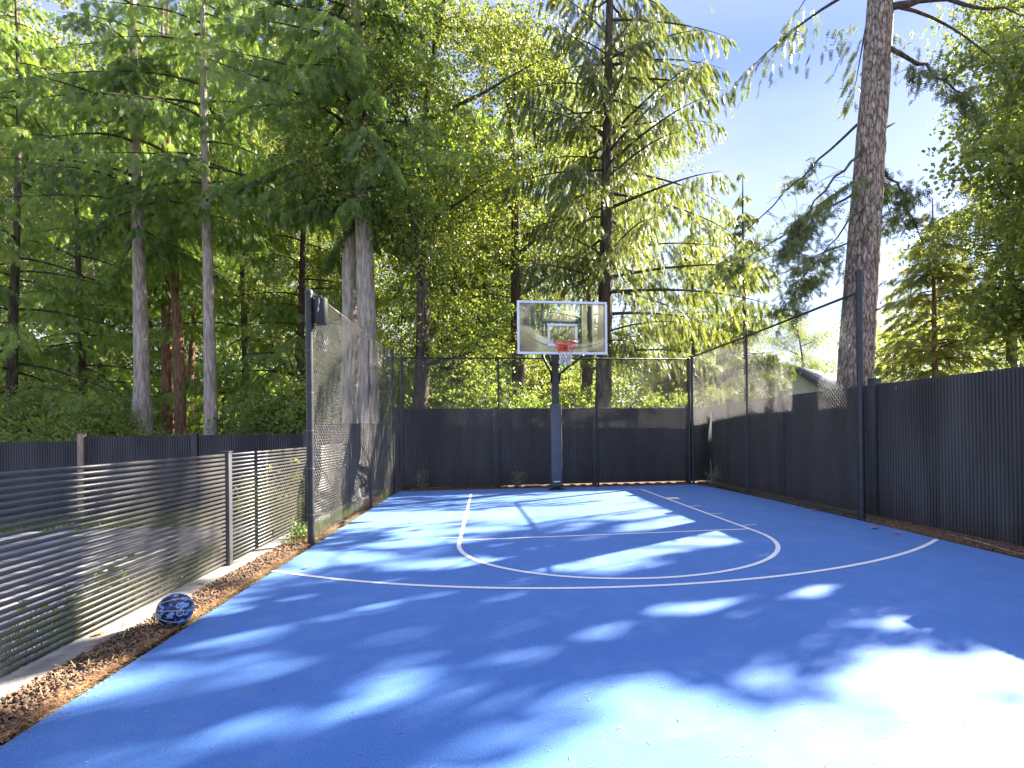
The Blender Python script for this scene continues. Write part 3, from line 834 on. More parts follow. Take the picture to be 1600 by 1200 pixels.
for i in range(nn):
    for j in range(64):
        a = i * 64 + j; b = i * 64 + (j + 1) % 64
        F.append([a, a + 64, b + 64, b])
g.add(V, F).build('ball_skin', MT['ball'], bb, smooth=True)
def seam(P):
    P = np.array(P); P = P / np.linalg.norm(P, axis=1)[:, None] * (BR + 0.0002)
    Geo().tube(P, 0.0026, 6, closed=True).build('seam', MT['seam'], bb, smooth=True)
A = np.linspace(0, 2 * np.pi, 90, endpoint=False)
seam([[math.cos(a), math.sin(a), 0] for a in A]); seam([[0, math.cos(a), math.sin(a)] for a in A])
for s in (1, -1):
    seam([[s * (0.60 - 0.22 * math.cos(2 * a)), math.cos(a) * 0.85, math.sin(a) * 0.85] for a in A])
# round emblem facing the camera
q = _m.inverted() @ (_v + _rt * .28 - _up * .26).normalized()
q = np.array(q) / np.linalg.norm(q)
e1 = np.cross(q, [0, 0, 1.0]); e1 /= np.linalg.norm(e1); e2 = np.cross(q, e1)
def on(u, v): 
    p = q * BR + e1 * u + e2 * v; return p / np.linalg.norm(p) * (BR + .0006)
g = Geo().tube([on(.020 * math.cos(a), .020 * math.sin(a)) for a in np.linspace(0, 6.283, 24, endpoint=False)], .0032, 6, closed=True)
g.tube([on(-.007, -.006), on(.006, -.007), on(.008, .003), on(-.004, .008)], .0022, 5)
g.build('emblem', MT['seam'], bb, smooth=True)

# ------------------------------------------------------------------ foliage generators
def unit(v): return v / (np.linalg.norm(v, axis=-1, keepdims=True) + 1e-9)

def frond_template(kind):
    """quads in (along, side, up) of a spray of length 1"""
    Q = []
    def leaf(b, d, l, w, up=0.0):
        b = np.array(b, float); d = np.array(d, float); d /= np.linalg.norm(d); s = np.array([-d[1], d[0], 0])
        m_ = b + d * l * .45; t = b + d * l; t[2] += up
        Q.append([b, m_ + s * w / 2, t, m_ - s * w / 2])
    if kind == 'cedar':
        for i in range(5):
            u = 0.08 + i * 0.19; l = 0.50 - 0.07 * i
            for s in (1, -1): leaf((u, 0, 0), (0.75, s * 0.8, 0), l, 0.11, -0.08 * l)
        leaf((0.0, 0, 0), (1, 0, 0), 1.05, 0.085, -0.10)
    elif kind == 'fir':
        for i in range(5):
            u = 0.05 + i * 0.19; l = 0.34 - 0.03 * i
            for s in (1, -1): leaf((u, 0, 0), (0.8, s * 0.9, 0), l, 0.10, 0.02)
        leaf((0.0, 0, 0), (1, 0, 0), 1.0, 0.10)
    elif kind == 'maple':
        rng = np.random.default_rng(3)
        for i in range(6):
            u = rng.uniform(0.1, 1.0); v = rng.uniform(-.45, .45); w_ = rng.uniform(-.25, .25); a = rng.uniform(-2.2, 2.2)
            d = np.array([math.cos(a), math.sin(a), rng.uniform(-.5, .5)]); d /= np.linalg.norm(d)
            s = unit(np.cross(d, [rng.normal(), rng.normal(), rng.normal() + 1]))
            b = np.array([u, v, w_]); l = 0.36; w = 0.32
            Q.append([b, b + d * l * .5 + s * w / 2, b + d * l, b + d * l * .5 - s * w / 2])
    return np.array(Q)
TPL = {k: frond_template(k) for k in ('cedar', 'fir', 'maple')}

def fronds(P, A, N, S, kind, rng, var):
    T = TPL[kind]
    A = unit(A); B = unit(np.cross(N, A)); N = np.cross(A, B)
    S = S[:, None, None, None]
    V = P[:, None, None] + S * (T[None, :, :, 0:1] * A[:, None, None] + T[None, :, :, 1:2] * B[:, None, None] + T[None, :, :, 2:3] * N[:, None, None])
    n, m = V.shape[:2]
    vv = np.repeat(np.clip(var + rng.normal(0, .12, n), 0, 1), m * 4)
    return V.reshape(-1, 3), vv

def leaf_cull(V, vv, cull, origin, rng):
    if cull is None: return V, vv
    Q = V.reshape(-1, 4, 3); k = cull(Q.mean(1) + origin, rng)
    return Q[k].reshape(-1, 3), vv.reshape(-1, 4)[k].ravel()

def trunk_pts(base, H, lean=(0, 0), wob=0.0, rng=None, K=14):
    z = np.linspace(0, H, K); f = z / H
    x = base[0] + lean[0] * f + (wob * np.sin(f * 5 + (rng.uniform(0, 6) if rng is not None else 0)) if wob else 0)
    y = base[1] + lean[1] * f
    return np.stack([x, y, base[2] + z], -1)

def tree_wood(H, r0, r1, lean=(0, 0), wob=0.0, rng=None, flare=1.35, n=18, K=22, knobs=()):
    z = np.concatenate([[0, .15, .4, .8], np.linspace(1.4, H, K)]); f = z / H
    x = lean[0] * f + wob * np.sin(f * 5.0 + 1.0) - wob * math.sin(1.0); y = lean[1] * f
    r = r0 + (r1 - r0) * f; r = r * (1 + (flare - 1) * np.exp(-z / 0.45))
    for kz, ks in knobs: r = r * (1 + ks * np.exp(-((z - kz) / 0.35) ** 2))
    return np.stack([x, y, z], -1), r

def conifer(rng, H, r0, zc, Lmax, kind, leafm, barkm, lean=(0, 0), wob=0.0, per_m=5.0, droop=0.25, tip=0.1, hang=0.5,
            prof=lambda u: (1 - u) ** .7, fs=0.42, nsec=22, nfr=6, azf=None, r1=None, knobs=(), cull=None, origin=None, zmax=None, var0=.45, flare=1.35, seclen=.30, lim_r=1.0, zb=1.0):
    """returns (trunk Geo, limb Geo, crown Geo) in the tree's own space"""
    TP, TR = tree_wood(H, r0, r1 if r1 is not None else r0 * .12, lean, wob, rng, knobs=knobs, flare=flare)
    trunk = Geo().tube(TP, TR, 18, noise=0.02, rng=rng)
    limbs = Geo(); crown = Geo()
    nb = int((H - zc) * per_m)
    zz = zc + (H - zc) * (np.sort(rng.random(nb)) ** zb)
    if zmax is not None: zz = zz[zz < zmax]
    az = np.arange(len(zz)) * 2.399 + rng.normal(0, .4, len(zz))
    for z, a in zip(zz, az):
        u = (z - zc) / (H - zc)
        L = Lmax * prof(u) * rng.uniform(.65, 1.1)
        if azf: 
            k = azf(a, z)
            if k <= 0: continue
            L *= k
        L = max(L, .32)
        d = np.array([math.cos(a), math.sin(a), 0.0])
        base = np.array([np.interp(z, TP[:, 2], TP[:, 0]), np.interp(z, TP[:, 2], TP[:, 1]), z])
        s = np.linspace(0, 1, 9)
        up = rng.normal(.10, .12)
        zoff = L * (up * s - (droop + .1) * s ** 2 + tip * s ** 4)
        side = np.cross(d, [0, 0, 1]) ; bend = rng.normal(0, .08)
        P = base + d * (L * s)[:, None] + side * (bend * L * s ** 2)[:, None]; P[:, 2] += zoff
        rb = np.clip(0.012 * L + .008, .012, .06) * lim_r
        limbs.tube(P, np.linspace(rb, .004, 9), 5, cap=False)
        ns = max(4, int(nsec * L / Lmax)); nf = nfr
        sp_ = np.linspace(.12, 1, ns) + rng.normal(0, .01, ns); sp_ = np.clip(sp_, .05, 1)
        B = np.stack([np.interp(sp_, s, P[:, i]) for i in range(3)], -1)
        T = unit(np.stack([np.gradient(P[:, i]) for i in range(3)], -1)); TT = unit(np.stack([np.interp(sp_, s, T[:, i]) for i in range(3)], -1))
        sg = np.where(np.arange(ns) % 2 == 0, 1, -1)[:, None]
        SD = unit(TT * rng.uniform(.3, .9, (ns, 1)) + side * sg * rng.uniform(.6, 1, (ns, 1)) + np.array([0, 0, -1]) * (hang * rng.uniform(.3, 1.1, (ns, 1))))
        l2 = (seclen * L * (1.05 - .75 * sp_) + .12) * rng.uniform(.7, 1.2, ns)
        t = np.linspace(.12, 1, nf)[None] + rng.normal(0, .03, (ns, nf))
        FP = B[:, None] + SD[:, None] * (l2[:, None] * t)[..., None]
        FP[..., 2] -= hang * .35 * (l2[:, None] * t ** 2)
        s2 = rng.choice([-1, 1], (ns, nf))[..., None]
        FA = SD[:, None] * rng.uniform(.5, 1, (ns, nf, 1)) + np.cross(SD, [0, 0, 1.0])[:, None] * s2 * rng.uniform(.1, .7, (ns, nf, 1)) + np.array([0, 0, -1]) * (hang * rng.uniform(.3, 1.4, (ns, nf, 1)))
        FN = np.array([0, 0, 1.0]) + rng.normal(0, .8, (ns, nf, 3)) 
        FS = fs * rng.uniform(.6, 1.25, ns * nf)
        FP = FP.reshape(-1, 3); FA = FA.reshape(-1, 3); FN = FN.reshape(-1, 3)
        keep = np.ones(len(FP), bool)
        if keep.any():
            bv = var0 + rng.normal(0, .14)
            V, vv = fronds(FP[keep], FA[keep], FN[keep], FS[keep], kind, rng, np.full(keep.sum(), bv))
            V, vv = leaf_cull(V, vv, cull, origin, rng)
            crown.add(V, np.arange(len(V)).reshape(-1, 4), var=vv)
    return trunk, limbs, crown

def broadleaf(rng, H, r0, zc, Rc, leafm, cull=None, origin=None, lean=(0, 0), wob=.25, ncl=260, fs=.42, per=26, cs=.55, zlow=None, var0=.5, nlimb=12, center=None, stretch=1.0):
    """upright many-limbed tree with leafy clumps on the limb ends"""
    TP, TR = tree_wood(H * .92, r0, r0 * .15, lean, wob, rng)
    trunk = Geo().tube(TP, TR, 14, noise=.03, rng=rng)
    limbs = Geo(); crown = Geo()
    ends = []
    for i in range(nlimb):
        z = zc * .75 + (H * .85 - zc * .75) * (i + rng.random()) / nlimb
        a = i * 2.4 + rng.normal(0, .3)
        L = Rc * rng.uniform(.6, 1.05) * (1 - .45 * abs((z - zc) / (H - zc) - .35))
        base = np.array([np.interp(z, TP[:, 2], TP[:, 0]), np.interp(z, TP[:, 2], TP[:, 1]), z])
        s = np.linspace(0, 1, 7)
        d = np.array([math.cos(a), math.sin(a), 0])
        P = base + d * (L * s)[:, None]; P[:, 2] += L * rng.uniform(.35, .9) * s ** 1.2 ; P += rng.normal(0, .06, P.shape) * s[:, None]
        limbs.tube(P, np.linspace(r0 * .28, .01, 7), 6, cap=False)
        for q in range(5):
            k = rng.integers(2, 7); e = P[k - 1] + rng.normal(0, .45, 3) * [1, 1, .7] * (Rc / 3)
            limbs.tube([P[k - 1], (P[k - 1] + e) / 2 + rng.normal(0, .08, 3), e], [.02, .012, .004], 4, cap=False)
            ends.append(e)
        ends.append(P[-1]); ends.append(P[4])
    ends = np.array(ends)
    c = ends[rng.integers(0, len(ends), ncl)] + rng.normal(0, .32 * Rc / 3, (ncl, 3)) * [1, 1, .8 * stretch]
    if zlow is not None: c = c[c[:, 2] > zlow]
    for p in c:
        n = int(per * rng.uniform(.5, 1.3))
        X = p + rng.normal(0, cs * .5, (n, 3)) * [1, 1, .55]
        keep = np.ones(n, bool)
        A = rng.normal(0, 1, (n, 3)); A[:, 2] -= .4; N = rng.normal(0, .6, (n, 3)) + [0, 0, 1]
        V, vv = fronds(X[keep], A, N, fs * rng.uniform(.6, 1.2, n), 'maple', rng, np.full(n, var0 + rng.normal(0, .15)))
        V, vv = leaf_cull(V, vv, cull, origin, rng)
        crown.add(V, np.arange(len(V)).reshape(-1, 4), var=vv)
    return trunk, limbs, crown

def make_tree(name, parts, loc, barkm, leafm, label, cat='tree', group=None, rz=0.0, scale=1.0):
    root = empty(name, tuple(loc), rz)
    root.scale = (scale,) * 3
    t, l, c = parts
    tr = t.build('trunk', MT[barkm], root, smooth=True)
    if l.n: l.build('limbs', MT['twig'] if barkm != 'bark_plate' else MT['bark_dark'], tr, smooth=True)
    if c.n: c.build('crown', MT[leafm], root, attr=True)
    tag(root, label, cat, group)
    return root

def reuse(src, loc, label, rz=0.0, scale=1.0, group=None):
    c = copy_tree(src); c.location = tuple(loc); c.rotation_euler = (0, 0, rz); c.scale = (scale,) * 3 if np.isscalar(scale) else scale
    c['label'] = label
    if group: c['group'] = group
    return c

# ------------------------------------------------------------------ where sunlight reaches the court through gaps in the crowns
LIT = [
[(-3.23, -2.37), (-2.25, -1.43), (-1.87, -0.38), (-0.04, 0.11), (1.45, 0.1), (1.45, -2.87), (0.4, -3.5), (-0.6, -3.4), (-0.99, -3.55), (-1.77, -3.5), (-3.14, -3.2)],
[(-0.23, -3.84), (1.38, -3.1), (1.53, -4.49), (0.43, -4.93), (0.19, -4.49), (0.68, -4.04), (0.23, -3.94)],
[(1.6, -4.75), (1.6, -5.9), (0.49, -6.22), (-0.12, -6.58), (-0.56, -6.5), (-0.71, -6.15), (-0.1, -5.62), (0.64, -5.13)],
[(-2.71, -4.37), (-1.37, -4.16), (-1.21, -4.49), (-2.49, -4.77)],
[(-3.04, -5.05), (-2.02, -4.78), (-1.54, -5.17), (-2.69, -5.41)],
[(-3.62, -5.38), (-2.66, -5.55), (-2.33, -5.99), (-3.4, -6.13)],
[(-2.82, -6.06), (-1.54, -5.96), (-1.04, -6.41), (-1.54, -6.57), (-2.51, -6.43)],
[(-0.92, -6.43), (0.39, -6.47), (0.44, -6.7), (-0.45, -6.97), (-1.19, -6.73)],
[(-3.65, -6.3), (-3.32, -6.23), (-3.09, -6.42), (-3.48, -6.67)],
[(-3.54, -7.92), (-3.07, -7.86), (-2.85, -8.05), (-3.32, -8.19)],
[(-2.66, -7.78), (-2.29, -7.62), (-2.12, -7.28), (-2.6, -7.6)],
[(-2.36, -8.13), (-2.05, -8.05), (-1.93, -8.17), (-2.26, -8.29)],
[(-1.45, -8.6), (-1.28, -8.50), (-1.14, -8.61), (-1.29, -8.74)],
[(-1.07, -8.31), (-0.57, -8.21), (-0.52, -8.36), (-0.91, -8.47)],
[(-0.43, -7.90), (0.36, -7.80), (1.35, -7.56), (1.35, -7.80), (0.56, -7.98), (0.12, -8.16), (-0.39, -8.12)],
[(0.14, -8.13), (0.42, -8.13), (0.33, -8.30), (0.12, -8.26)],
[(0.9, -8.47), (1.23, -8.38), (1.4, -8.51), (1.0, -8.64)],
[(0.70, -9.0), (0.93, -8.93), (0.93, -9.04), (0.70, -9.09)],
[(-0.29, -9.16), (-0.1, -9.00), (0.04, -9.09), (-0.05, -9.26), (-0.24, -9.26)],
[(-3.81, -8.55), (-3.22, -8.38), (-2.79, -8.42), (-2.45, -8.56), (-2.89, -8.80), (-3.27, -8.92), (-3.6, -9.0)],
[(-2.32, -8.80), (-2.04, -8.66), (-1.73, -8.78), (-1.94, -8.96), (-2.19, -8.96)],
[(-2.6, -9.10), (-2.17, -9.01), (-1.61, -8.88), (-1.49, -8.98), (-1.92, -9.10), (-2.14, -9.20), (-2.31, -9.36), (-2.71, -9.48), (-2.94, -9.48), (-3.25, -9.41), (-3.35, -9.24), (-2.92, -9.26)],
[(-1.9, -9.18), (-1.61, -9.07), (-1.42, -9.07), (-0.98, -9.0), (-0.7, -9.01), (-0.4, -9.21), (-0.31, -9.45), (0.55, -9.66), (2.2, -9.9), (3, -16), (-8, -16), (-1.67, -10.01), (-1.47, -9.65), (-1.3, -9.5), (-1.16, -9.44), (-1.05, -9.35), (-1.25, -9.26), (-1.61, -9.26)],
[(0.13, -9.36), (0.41, -9.08), (0.75, -9.08), (1.13, -9.06), (2.3, -9.0), (2.3, -9.62), (1.01, -9.58), (0.77, -9.47), (0.43, -9.5), (0.17, -9.45)],
]
def _grow(p):
    P = np.array(p); c = P.mean(0); big = np.ptp(P[:, 0]) > 1.6
    return [tuple(q) for q in (c + (P - c) * (1.0 if big else 1.12))]
LIT = [_grow(p) for p in LIT]
def in_poly(x, y, poly):
    c = np.zeros(len(x), bool); n = len(poly)
    for i in range(n):
        x1, y1 = poly[i]; x2, y2 = poly[(i + 1) % n]
        if y1 == y2: continue
        k = ((y1 > y) != (y2 > y)) & (x < (x2 - x1) * (y - y1) / (y2 - y1) + x1)
        c ^= k
    return c
def sun_gap(P, rng):
    """keep foliage whose shadow does not fall on the sunlit patches of the court"""
    t = P[:, 2] / SUN[2]
    gx = P[:, 0] - SUN[0] * t; gy = P[:, 1] - SUN[1] * t
    jx = gx + rng.normal(0, .05, len(gx)); jy = gy + rng.normal(0, .04, len(gx))
    lit = np.zeros(len(P), bool)
    for poly in LIT: lit |= in_poly(jx, jy, poly)
    # small random holes between the sprays give faint flecks
    u_ = (gx * 0.857 + gy * 0.514); v_ = (-gx * 0.514 + gy * 0.857)
    fl = np.sin(u_ * 4.1 + 2 * np.sin(v_ * 3.3)) * np.sin(v_ * 15.0 + 2.2 * np.sin(u_ * 2.3 + 1.0))
    lit |= (fl > np.where((gx > -1.2) & (gy < -6.6), .93, .74)) & (gx < 1.4)
    # the slat fence, kerb and gravel on the left are mostly in sun
    left = (gx < -3.62) & (gx > -9) & (gy < 0.8) & (gy > -9.5)
    left &= (gx > -4.3) | (gy > -6.7)
    lit |= left & (np.sin(gx * 1.7 + gy * 2.9) + np.sin(gy * 5.1 + 1) > -1.1)
    lit |= (gy < -9.7) | ((np.abs(gx + 3.9) < .6) & (np.abs(gy + 7.75) < .42))
    return ~lit

# ------------------------------------------------------------------ trees
rng = np.random.default_rng
# tall flaky-barked fir just outside the right fence
hb_ = np.array([5.20, -2.3, -0.1])
def azH(a, z):
    return 1.0
t, l, c = conifer(rng(5), 21, .345, 8.6, 3.4, 'fir', None, None, lean=(1.9, 0), per_m=3.0, droop=.35, tip=.05, hang=.8, fs=.22, nsec=28, nfr=9, r1=.10, cull=sun_gap, origin=hb_, flare=1.25)
# a few old limbs low on the trunk, as seen against the sky
def old_limb(P, l, c, r, kind, rg, dens=12, hang=.9, fs=.20, s0=.35, spread=.5):
    P = np.array(P, float); s = np.linspace(0, 1, len(P)); si = np.linspace(0, 1, 12)
    Q = np.stack([np.interp(si, s, P[:, i]) for i in range(3)], -1)
    Q[1:-1] += rg.normal(0, .03, (10, 3))
    l.tube(Q, np.linspace(r, .005, 12), 6, cap=False)
    L = np.linalg.norm(P[-1] - P[0])
    n = int(dens * L * 3)
    u = s0 + (1 - s0) * rg.random(n)
    B = np.stack([np.interp(u, si, Q[:, i]) for i in range(3)], -1)
    k = rg.normal(0, spread * .5, (n, 3)); k[:, 2] = -np.abs(k[:, 2]) * 1.0
    tip_ = B + k
    for i in range(0, n, 5): l.tube([B[i], (B[i] + tip_[i]) / 2 + [0, 0, .04], tip_[i]], [.008, .005, .003], 3, cap=False)
    m = 8
    t = rg.uniform(.2, 1.1, (n, m, 1)); FP = (B[:, None] * (1 - t) + tip_[:, None] * t + rg.normal(0, .05, (n, m, 3))).reshape(-1, 3)
    FA = rg.normal(0, .6, (n * m, 3)) + [0, 0, -hang]; FN = rg.normal(0, 1, (n * m, 3))
    V, vv = fronds(FP, FA, FN, fs * rg.uniform(.6, 1.2, n * m), kind, rg, np.full(n * m, .5))
    V, vv = leaf_cull(V, vv, sun_gap, hb_, rg)
    c.add(V, np.arange(len(V)).reshape(-1, 4), var=vv)
rg = rng(21)
old_limb([(0.50, -.1, 6.9), (-.1, -.3, 6.2), (-.9, -.5, 5.4), (-1.75, -.7, 4.3)], l, c, .035, 'fir', rg, 12)
old_limb([(0.45, .1, 6.0), (-.1, .7, 5.7), (-1.0, 1.3, 5.2), (-1.9, 1.8, 4.7)], l, c, .025, 'fir', rg, 9)
old_limb([(0.75, -.1, 8.7), (1.6, -.4, 8.1), (2.4, -.7, 7.1)], l, c, .05, 'fir', rg, 9)
old_limb([(0.65, -.1, 6.4), (1.2, -.1, 5.9), (1.75, 0, 4.9)], l, c, .03, 'fir', rg, 13)
old_limb([(0.5, .1, 5.1), (-.1, .6, 4.9), (-.9, 1.0, 4.5)], l, c, .02, 'fir', rg, 7)
old_limb([(0.9, -.1, 9.4), (1.8, -.7, 9.2), (2.9, -1.2, 8.6)], l, c, .07, 'fir', rg, 14)
old_limb([(0.42, -.2, 5.6), (-.2, -.2, 5.0), (-.8, -.1, 4.3), (-1.3, 0, 3.6)], l, c, .02, 'fir', rg, 9)
old_limb([(0.60, .1, 7.4), (0.2, .8, 7.0), (-.6, 1.7, 6.2), (-1.5, 2.4, 5.2)], l, c, .03, 'fir', rg, 10)
old_limb([(0.7, .1, 7.0), (1.4, .8, 6.6), (2.2, 1.3, 5.8)], l, c, .03, 'fir', rg, 9)
for z_, a_ in ((2.9, -2.2), (3.6, -.9), (4.4, -2.6), (5.3, -1.2), (6.2, -2.0), (7.1, -.6), (3.2, -1.5), (7.9, -1.9)):
    cx_ = 1.9 * z_ / 21; r_0 = .30 - .01 * z_
    t.tube([[cx_ + r_0 * .8 * math.cos(a_), r_0 * .8 * math.sin(a_), z_], [cx_ + (r_0 + .07) * math.cos(a_), (r_0 + .07) * math.sin(a_), z_ + .015], [cx_ + (r_0 + .16) * math.cos(a_), (r_0 + .16) * math.sin(a_), z_ + .05]], [.035, .018, .008], 7)
make_tree('fir_tree', (t, l, c), hb_, 'bark_plate', 'fir', 'tall leaning fir with flaky brown bark close behind the right fence')

# left row of cedars
def pr_cedar(u): return (1 - u) ** .55 * min(1, .55 + u * 3)
cedar = make_tree('cedar_tree', conifer(rng(1), 20, .25, 7.6, 3.9, 'cedar', None, None, per_m=6.2, droop=.40, tip=.14, hang=1.0, prof=pr_cedar, fs=.235, nsec=32, nfr=8, wob=.08, knobs=((2.15, .28), (1.5, .12)), zmax=16.5),
                  place(222, 17.0, -.35), 'bark_grey', 'cedar', 'grey trunked cedar with a swollen knobby base, leftmost bare trunk above the slat fence', group='cedars behind the left yard')
cedar2 = make_tree('cedar_tree', conifer(rng(2), 19, .20, 8.2, 3.7, 'cedar', None, None, per_m=6.2, droop=.38, tip=.12, hang=1.0, prof=pr_cedar, fs=.235, nsec=32, nfr=8, wob=.06, zmax=16),
                   place(329, 16.5, -.35), 'bark_grey', 'cedar', 'slim straight grey cedar standing right of the sunlit reddish trunks', group='cedars behind the left yard')
twin = make_tree('cedar_tree', conifer(rng(3), 21, .30, 7.0, 3.8, 'cedar', None, None, per_m=5.6, droop=.42, tip=.12, hang=1.05, prof=pr_cedar, fs=.25, nsec=34, nfr=9, wob=.05, lean=(-.25, 0), zmax=15),
                 place(578, 14.6, -.1), 'bark_grey', 'cedar', 'thick grey cedar rising behind the left chain link fence, front trunk of the close pair', group='cedars behind the left yard')
reuse(cedar2, place(549, 15.2, -.1), 'darker slim cedar just left of and behind the thick grey trunk', rz=2.1, scale=(1.35, 1.35, 1.05))
young = make_tree('cedar_tree', conifer(rng(14), 16, .16, 1.2, 3.6, 'cedar', None, None, per_m=4.6, droop=.34, tip=.12, hang=.9, prof=lambda u: (1 - u) ** .6 * min(1, .6 + u * 3), fs=.24, nsec=30, nfr=8, wob=.1, var0=.55),
                  place(130, 20.5, -.3), 'bark_dark', 'cedar', 'low branched cedar at the far left whose sprays reach down to the yard fence', group='low branched cedars')
reuse(young, place(20, 17.5, -.3), 'low branched cedar at the left border', rz=4.0, scale=1.05)
reuse(young, place(385, 23, -.2), 'low branched cedar behind the slim grey trunk', rz=1.2, scale=1.1)
reuse(young, place(470, 19.5, -.2), 'low branched cedar left of the tall fence post', rz=3.3, scale=1.0)
reuse(young, place(235, 26.5, -.2), 'low branched cedar far behind the knobby trunk', rz=5.3, scale=1.25)
reuse(young, place(712, 20, -.2), 'low branched cedar behind the left half of the back fence', rz=2.3, scale=.9)
# red barked sunlit stems
red = make_tree('cedar_tree', conifer(rng(4), 19, .21, 7.2, 3.2, 'cedar', None, None, per_m=3.6, droop=.3, tip=.1, hang=.9, prof=pr_cedar, fs=.27, nsec=26, nfr=7, wob=.18, zmax=16),
                place(281, 20, -.3), 'bark_red', 'cedar', 'cedar with a sunlit reddish trunk between the two grey trunks', group='cedars behind the left yard')
reuse(red, place(262, 21.5, -.3), 'dark red brown cedar trunk just left of the sunlit reddish one', rz=1.9, scale=1.05)
reuse(red, place(298, 24, -.3), 'short red brown stem just right of the sunlit reddish trunk', rz=3.9, scale=.8)

# fir behind the backboard with hanging curtains of needles on level limbs
def az_fir(a, z):
    c_ = math.cos(a)
    return 1.12 if c_ > .25 else (.72 if c_ < -.3 else .85)
firb = place(938, 16.2, -.15)
fir = make_tree('fir_tree', conifer(rng(8), 20, .27, 3.4, 4.7, 'fir', None, None, lean=(.75, 0), per_m=6.4, droop=.03, tip=-.05, hang=1.35, prof=lambda u: (1 - u) ** .35 * min(1, .45 + u * 4), fs=.20, nsec=46, nfr=12, azf=az_fir, wob=.05, zmax=15.5, seclen=.20, lim_r=.95),
                firb, 'bark_dark', 'fir', 'fir with long level limbs and hanging needle curtains behind the backboard')
slim = make_tree('fir_tree', conifer(rng(18), 11.5, .14, 1.5, 2.0, 'fir', None, None, per_m=6, droop=.08, tip=-.02, hang=1.0, prof=lambda u: (1 - u) ** .75 * min(1, .6 + u * 4), fs=.22, nsec=30, nfr=8, wob=.05, seclen=.22),
                 place(1168, 21.5, -.15), 'bark_dark', 'fir', 'slender dark trunked fir seen through the right chain link fence', group='slim firs beyond the court')
reuse(slim, place(1085, 25, -.15), 'slim fir behind the back right corner of the fences', rz=4.4, scale=1.05)
reuse(slim, place(1150, 30, -.15), 'small far fir left of the pale house roof', rz=5.4, scale=.82)
reuse(fir, place(760, 24, -.15), 'fir standing farther back left of the backboard', rz=1.5, scale=.95)
# conifer right of the big trunk
smallfir = make_tree('spruce_tree', conifer(rng(9), 9.8, .15, 1.0, 3.0, 'fir', None, None, per_m=9, droop=.12, tip=.06, hang=.45, prof=lambda u: (1 - u) ** .7, fs=.32, nsec=24, nfr=7, var0=.85, cull=sun_gap, origin=place(1462, 20, -.15)),
                     place(1462, 20, -.15), 'bark_red', 'fir', 'bright green spruce behind the right fence, right of the big trunk')
# maples
mA = make_tree('maple_tree', broadleaf(rng(31), 15.5, .25, 4.0, 3.6, None, lean=(1.6, 0), wob=.35, ncl=430, per=30, fs=.205, cs=.9, zlow=3.6),
               place(640, 15.4, -.15), 'bark_dark', 'maple', 'dark trunked leaning maple between the thick grey cedar and the backboard', group='maples behind the back fence')
reuse(mA, place(822, 19.5, -.15), 'yellow green maple directly above and left of the backboard', rz=2.2, scale=1.15)
reuse(mA, place(905, 26, -.15), 'tall maple far behind the fir at the backboard', rz=.3, scale=1.3)
reuse(mA, place(1262, 40, -.15), 'far small maple rising behind the white house', rz=2.9, scale=.66)
reuse(mA, place(1130, 31, -.15), 'distant maple between the level limbed fir and the slender dark one', rz=3.6, scale=.85)
reuse(mA, place(700, 25, -.15), 'maple farther back between the leaning maple and the backboard', rz=4.1, scale=1.05)
reuse(mA, place(500, 24, -.15), 'sunlit maple glowing behind the tall left fence post', rz=5.1, scale=.95)
reuse(mA, place(1040, 26, -.15), 'low maple behind the right part of the back fence', rz=.7, scale=.50)
reuse(mA, place(170, 27, -.3), 'maple glowing between cedar sprays at the far left', rz=3.0, scale=1.0)

# trees to the right that throw the dappled shade (mostly outside the picture)
def shade_tree(seed, x, y, H, zc, Rc, label, kind='b', **kw):
    o = np.array([x, y, -.15])
    if kind == 'b': parts = broadleaf(rng(seed), H, .2, zc, Rc, None, cull=sun_gap, origin=o, **kw); m = ('bark_dark', 'maple', 'maple_tree')
    else: parts = conifer(rng(seed), H, .22, zc, Rc, 'fir', None, None, cull=sun_gap, origin=o, **kw); m = ('bark_dark', 'fir', 'fir_tree')
    return make_tree(m[2], parts, o, m[0], m[1], label)
shade_tree(41, 15.5, 2.0, 15.5, 5.5, 3.4, 'maple outside the right border whose leaves dapple the court', ncl=290, per=28, fs=.25, cs=1.0)
shade_tree(42, 11.6, -1.5, 12.5, 4.2, 2.6, 'low maple outside the right border nearest the open ground', ncl=300, per=24, fs=.34, cs=.8)
shade_tree(43, 18.5, 6.6, 17.0, 5, 4.0, 'fir beyond the right fence near the right border', kind='c', per_m=5, droop=.15, hang=.8, fs=.45, nsec=22, nfr=6)
shade_tree(44, 17.5, 3.4, 18.5, 8, 4.0, 'tall maple outside the right border behind the nearer maple', ncl=250, per=28, fs=.29, cs=1.0)

# understory and farther wood
def bush(seed, Rr, H, n, leafm, fs=.34, var0=.5):
    r_ = rng(seed); c = Geo(); w = Geo()
    for i in range(9):
        a = r_.uniform(0, 6.28); q = Rr * r_.uniform(.3, .8); w.tube([[0, 0, 0], [q * .4 * math.cos(a), q * .4 * math.sin(a), H * .45], [q * math.cos(a), q * math.sin(a), H * .85]], [.03, .02, .006], 5, cap=False)
    cl_ = r_.normal(0, .45, (n, 3)) * [Rr, Rr, 0]; cl_[:, 2] = H * r_.beta(1.6, 1.3, n) * (1 - .35 * np.clip(np.hypot(cl_[:, 0], cl_[:, 1]) / Rr, 0, 1.5))
    for p in cl_:
        k = 30; X = p + r_.normal(0, .24, (k, 3)); X[:, 2] = np.abs(X[:, 2])
        V, vv = fronds(X, r_.normal(0, 1, (k, 3)) - [0, 0, .2], r_.normal(0, .6, (k, 3)) + [0, 0, 1], fs * r_.uniform(.6, 1.2, k), 'maple', r_, np.full(k, var0 + r_.normal(0, .16)))
        c.add(V, np.arange(len(V)).reshape(-1, 4), var=vv)
    return w, c
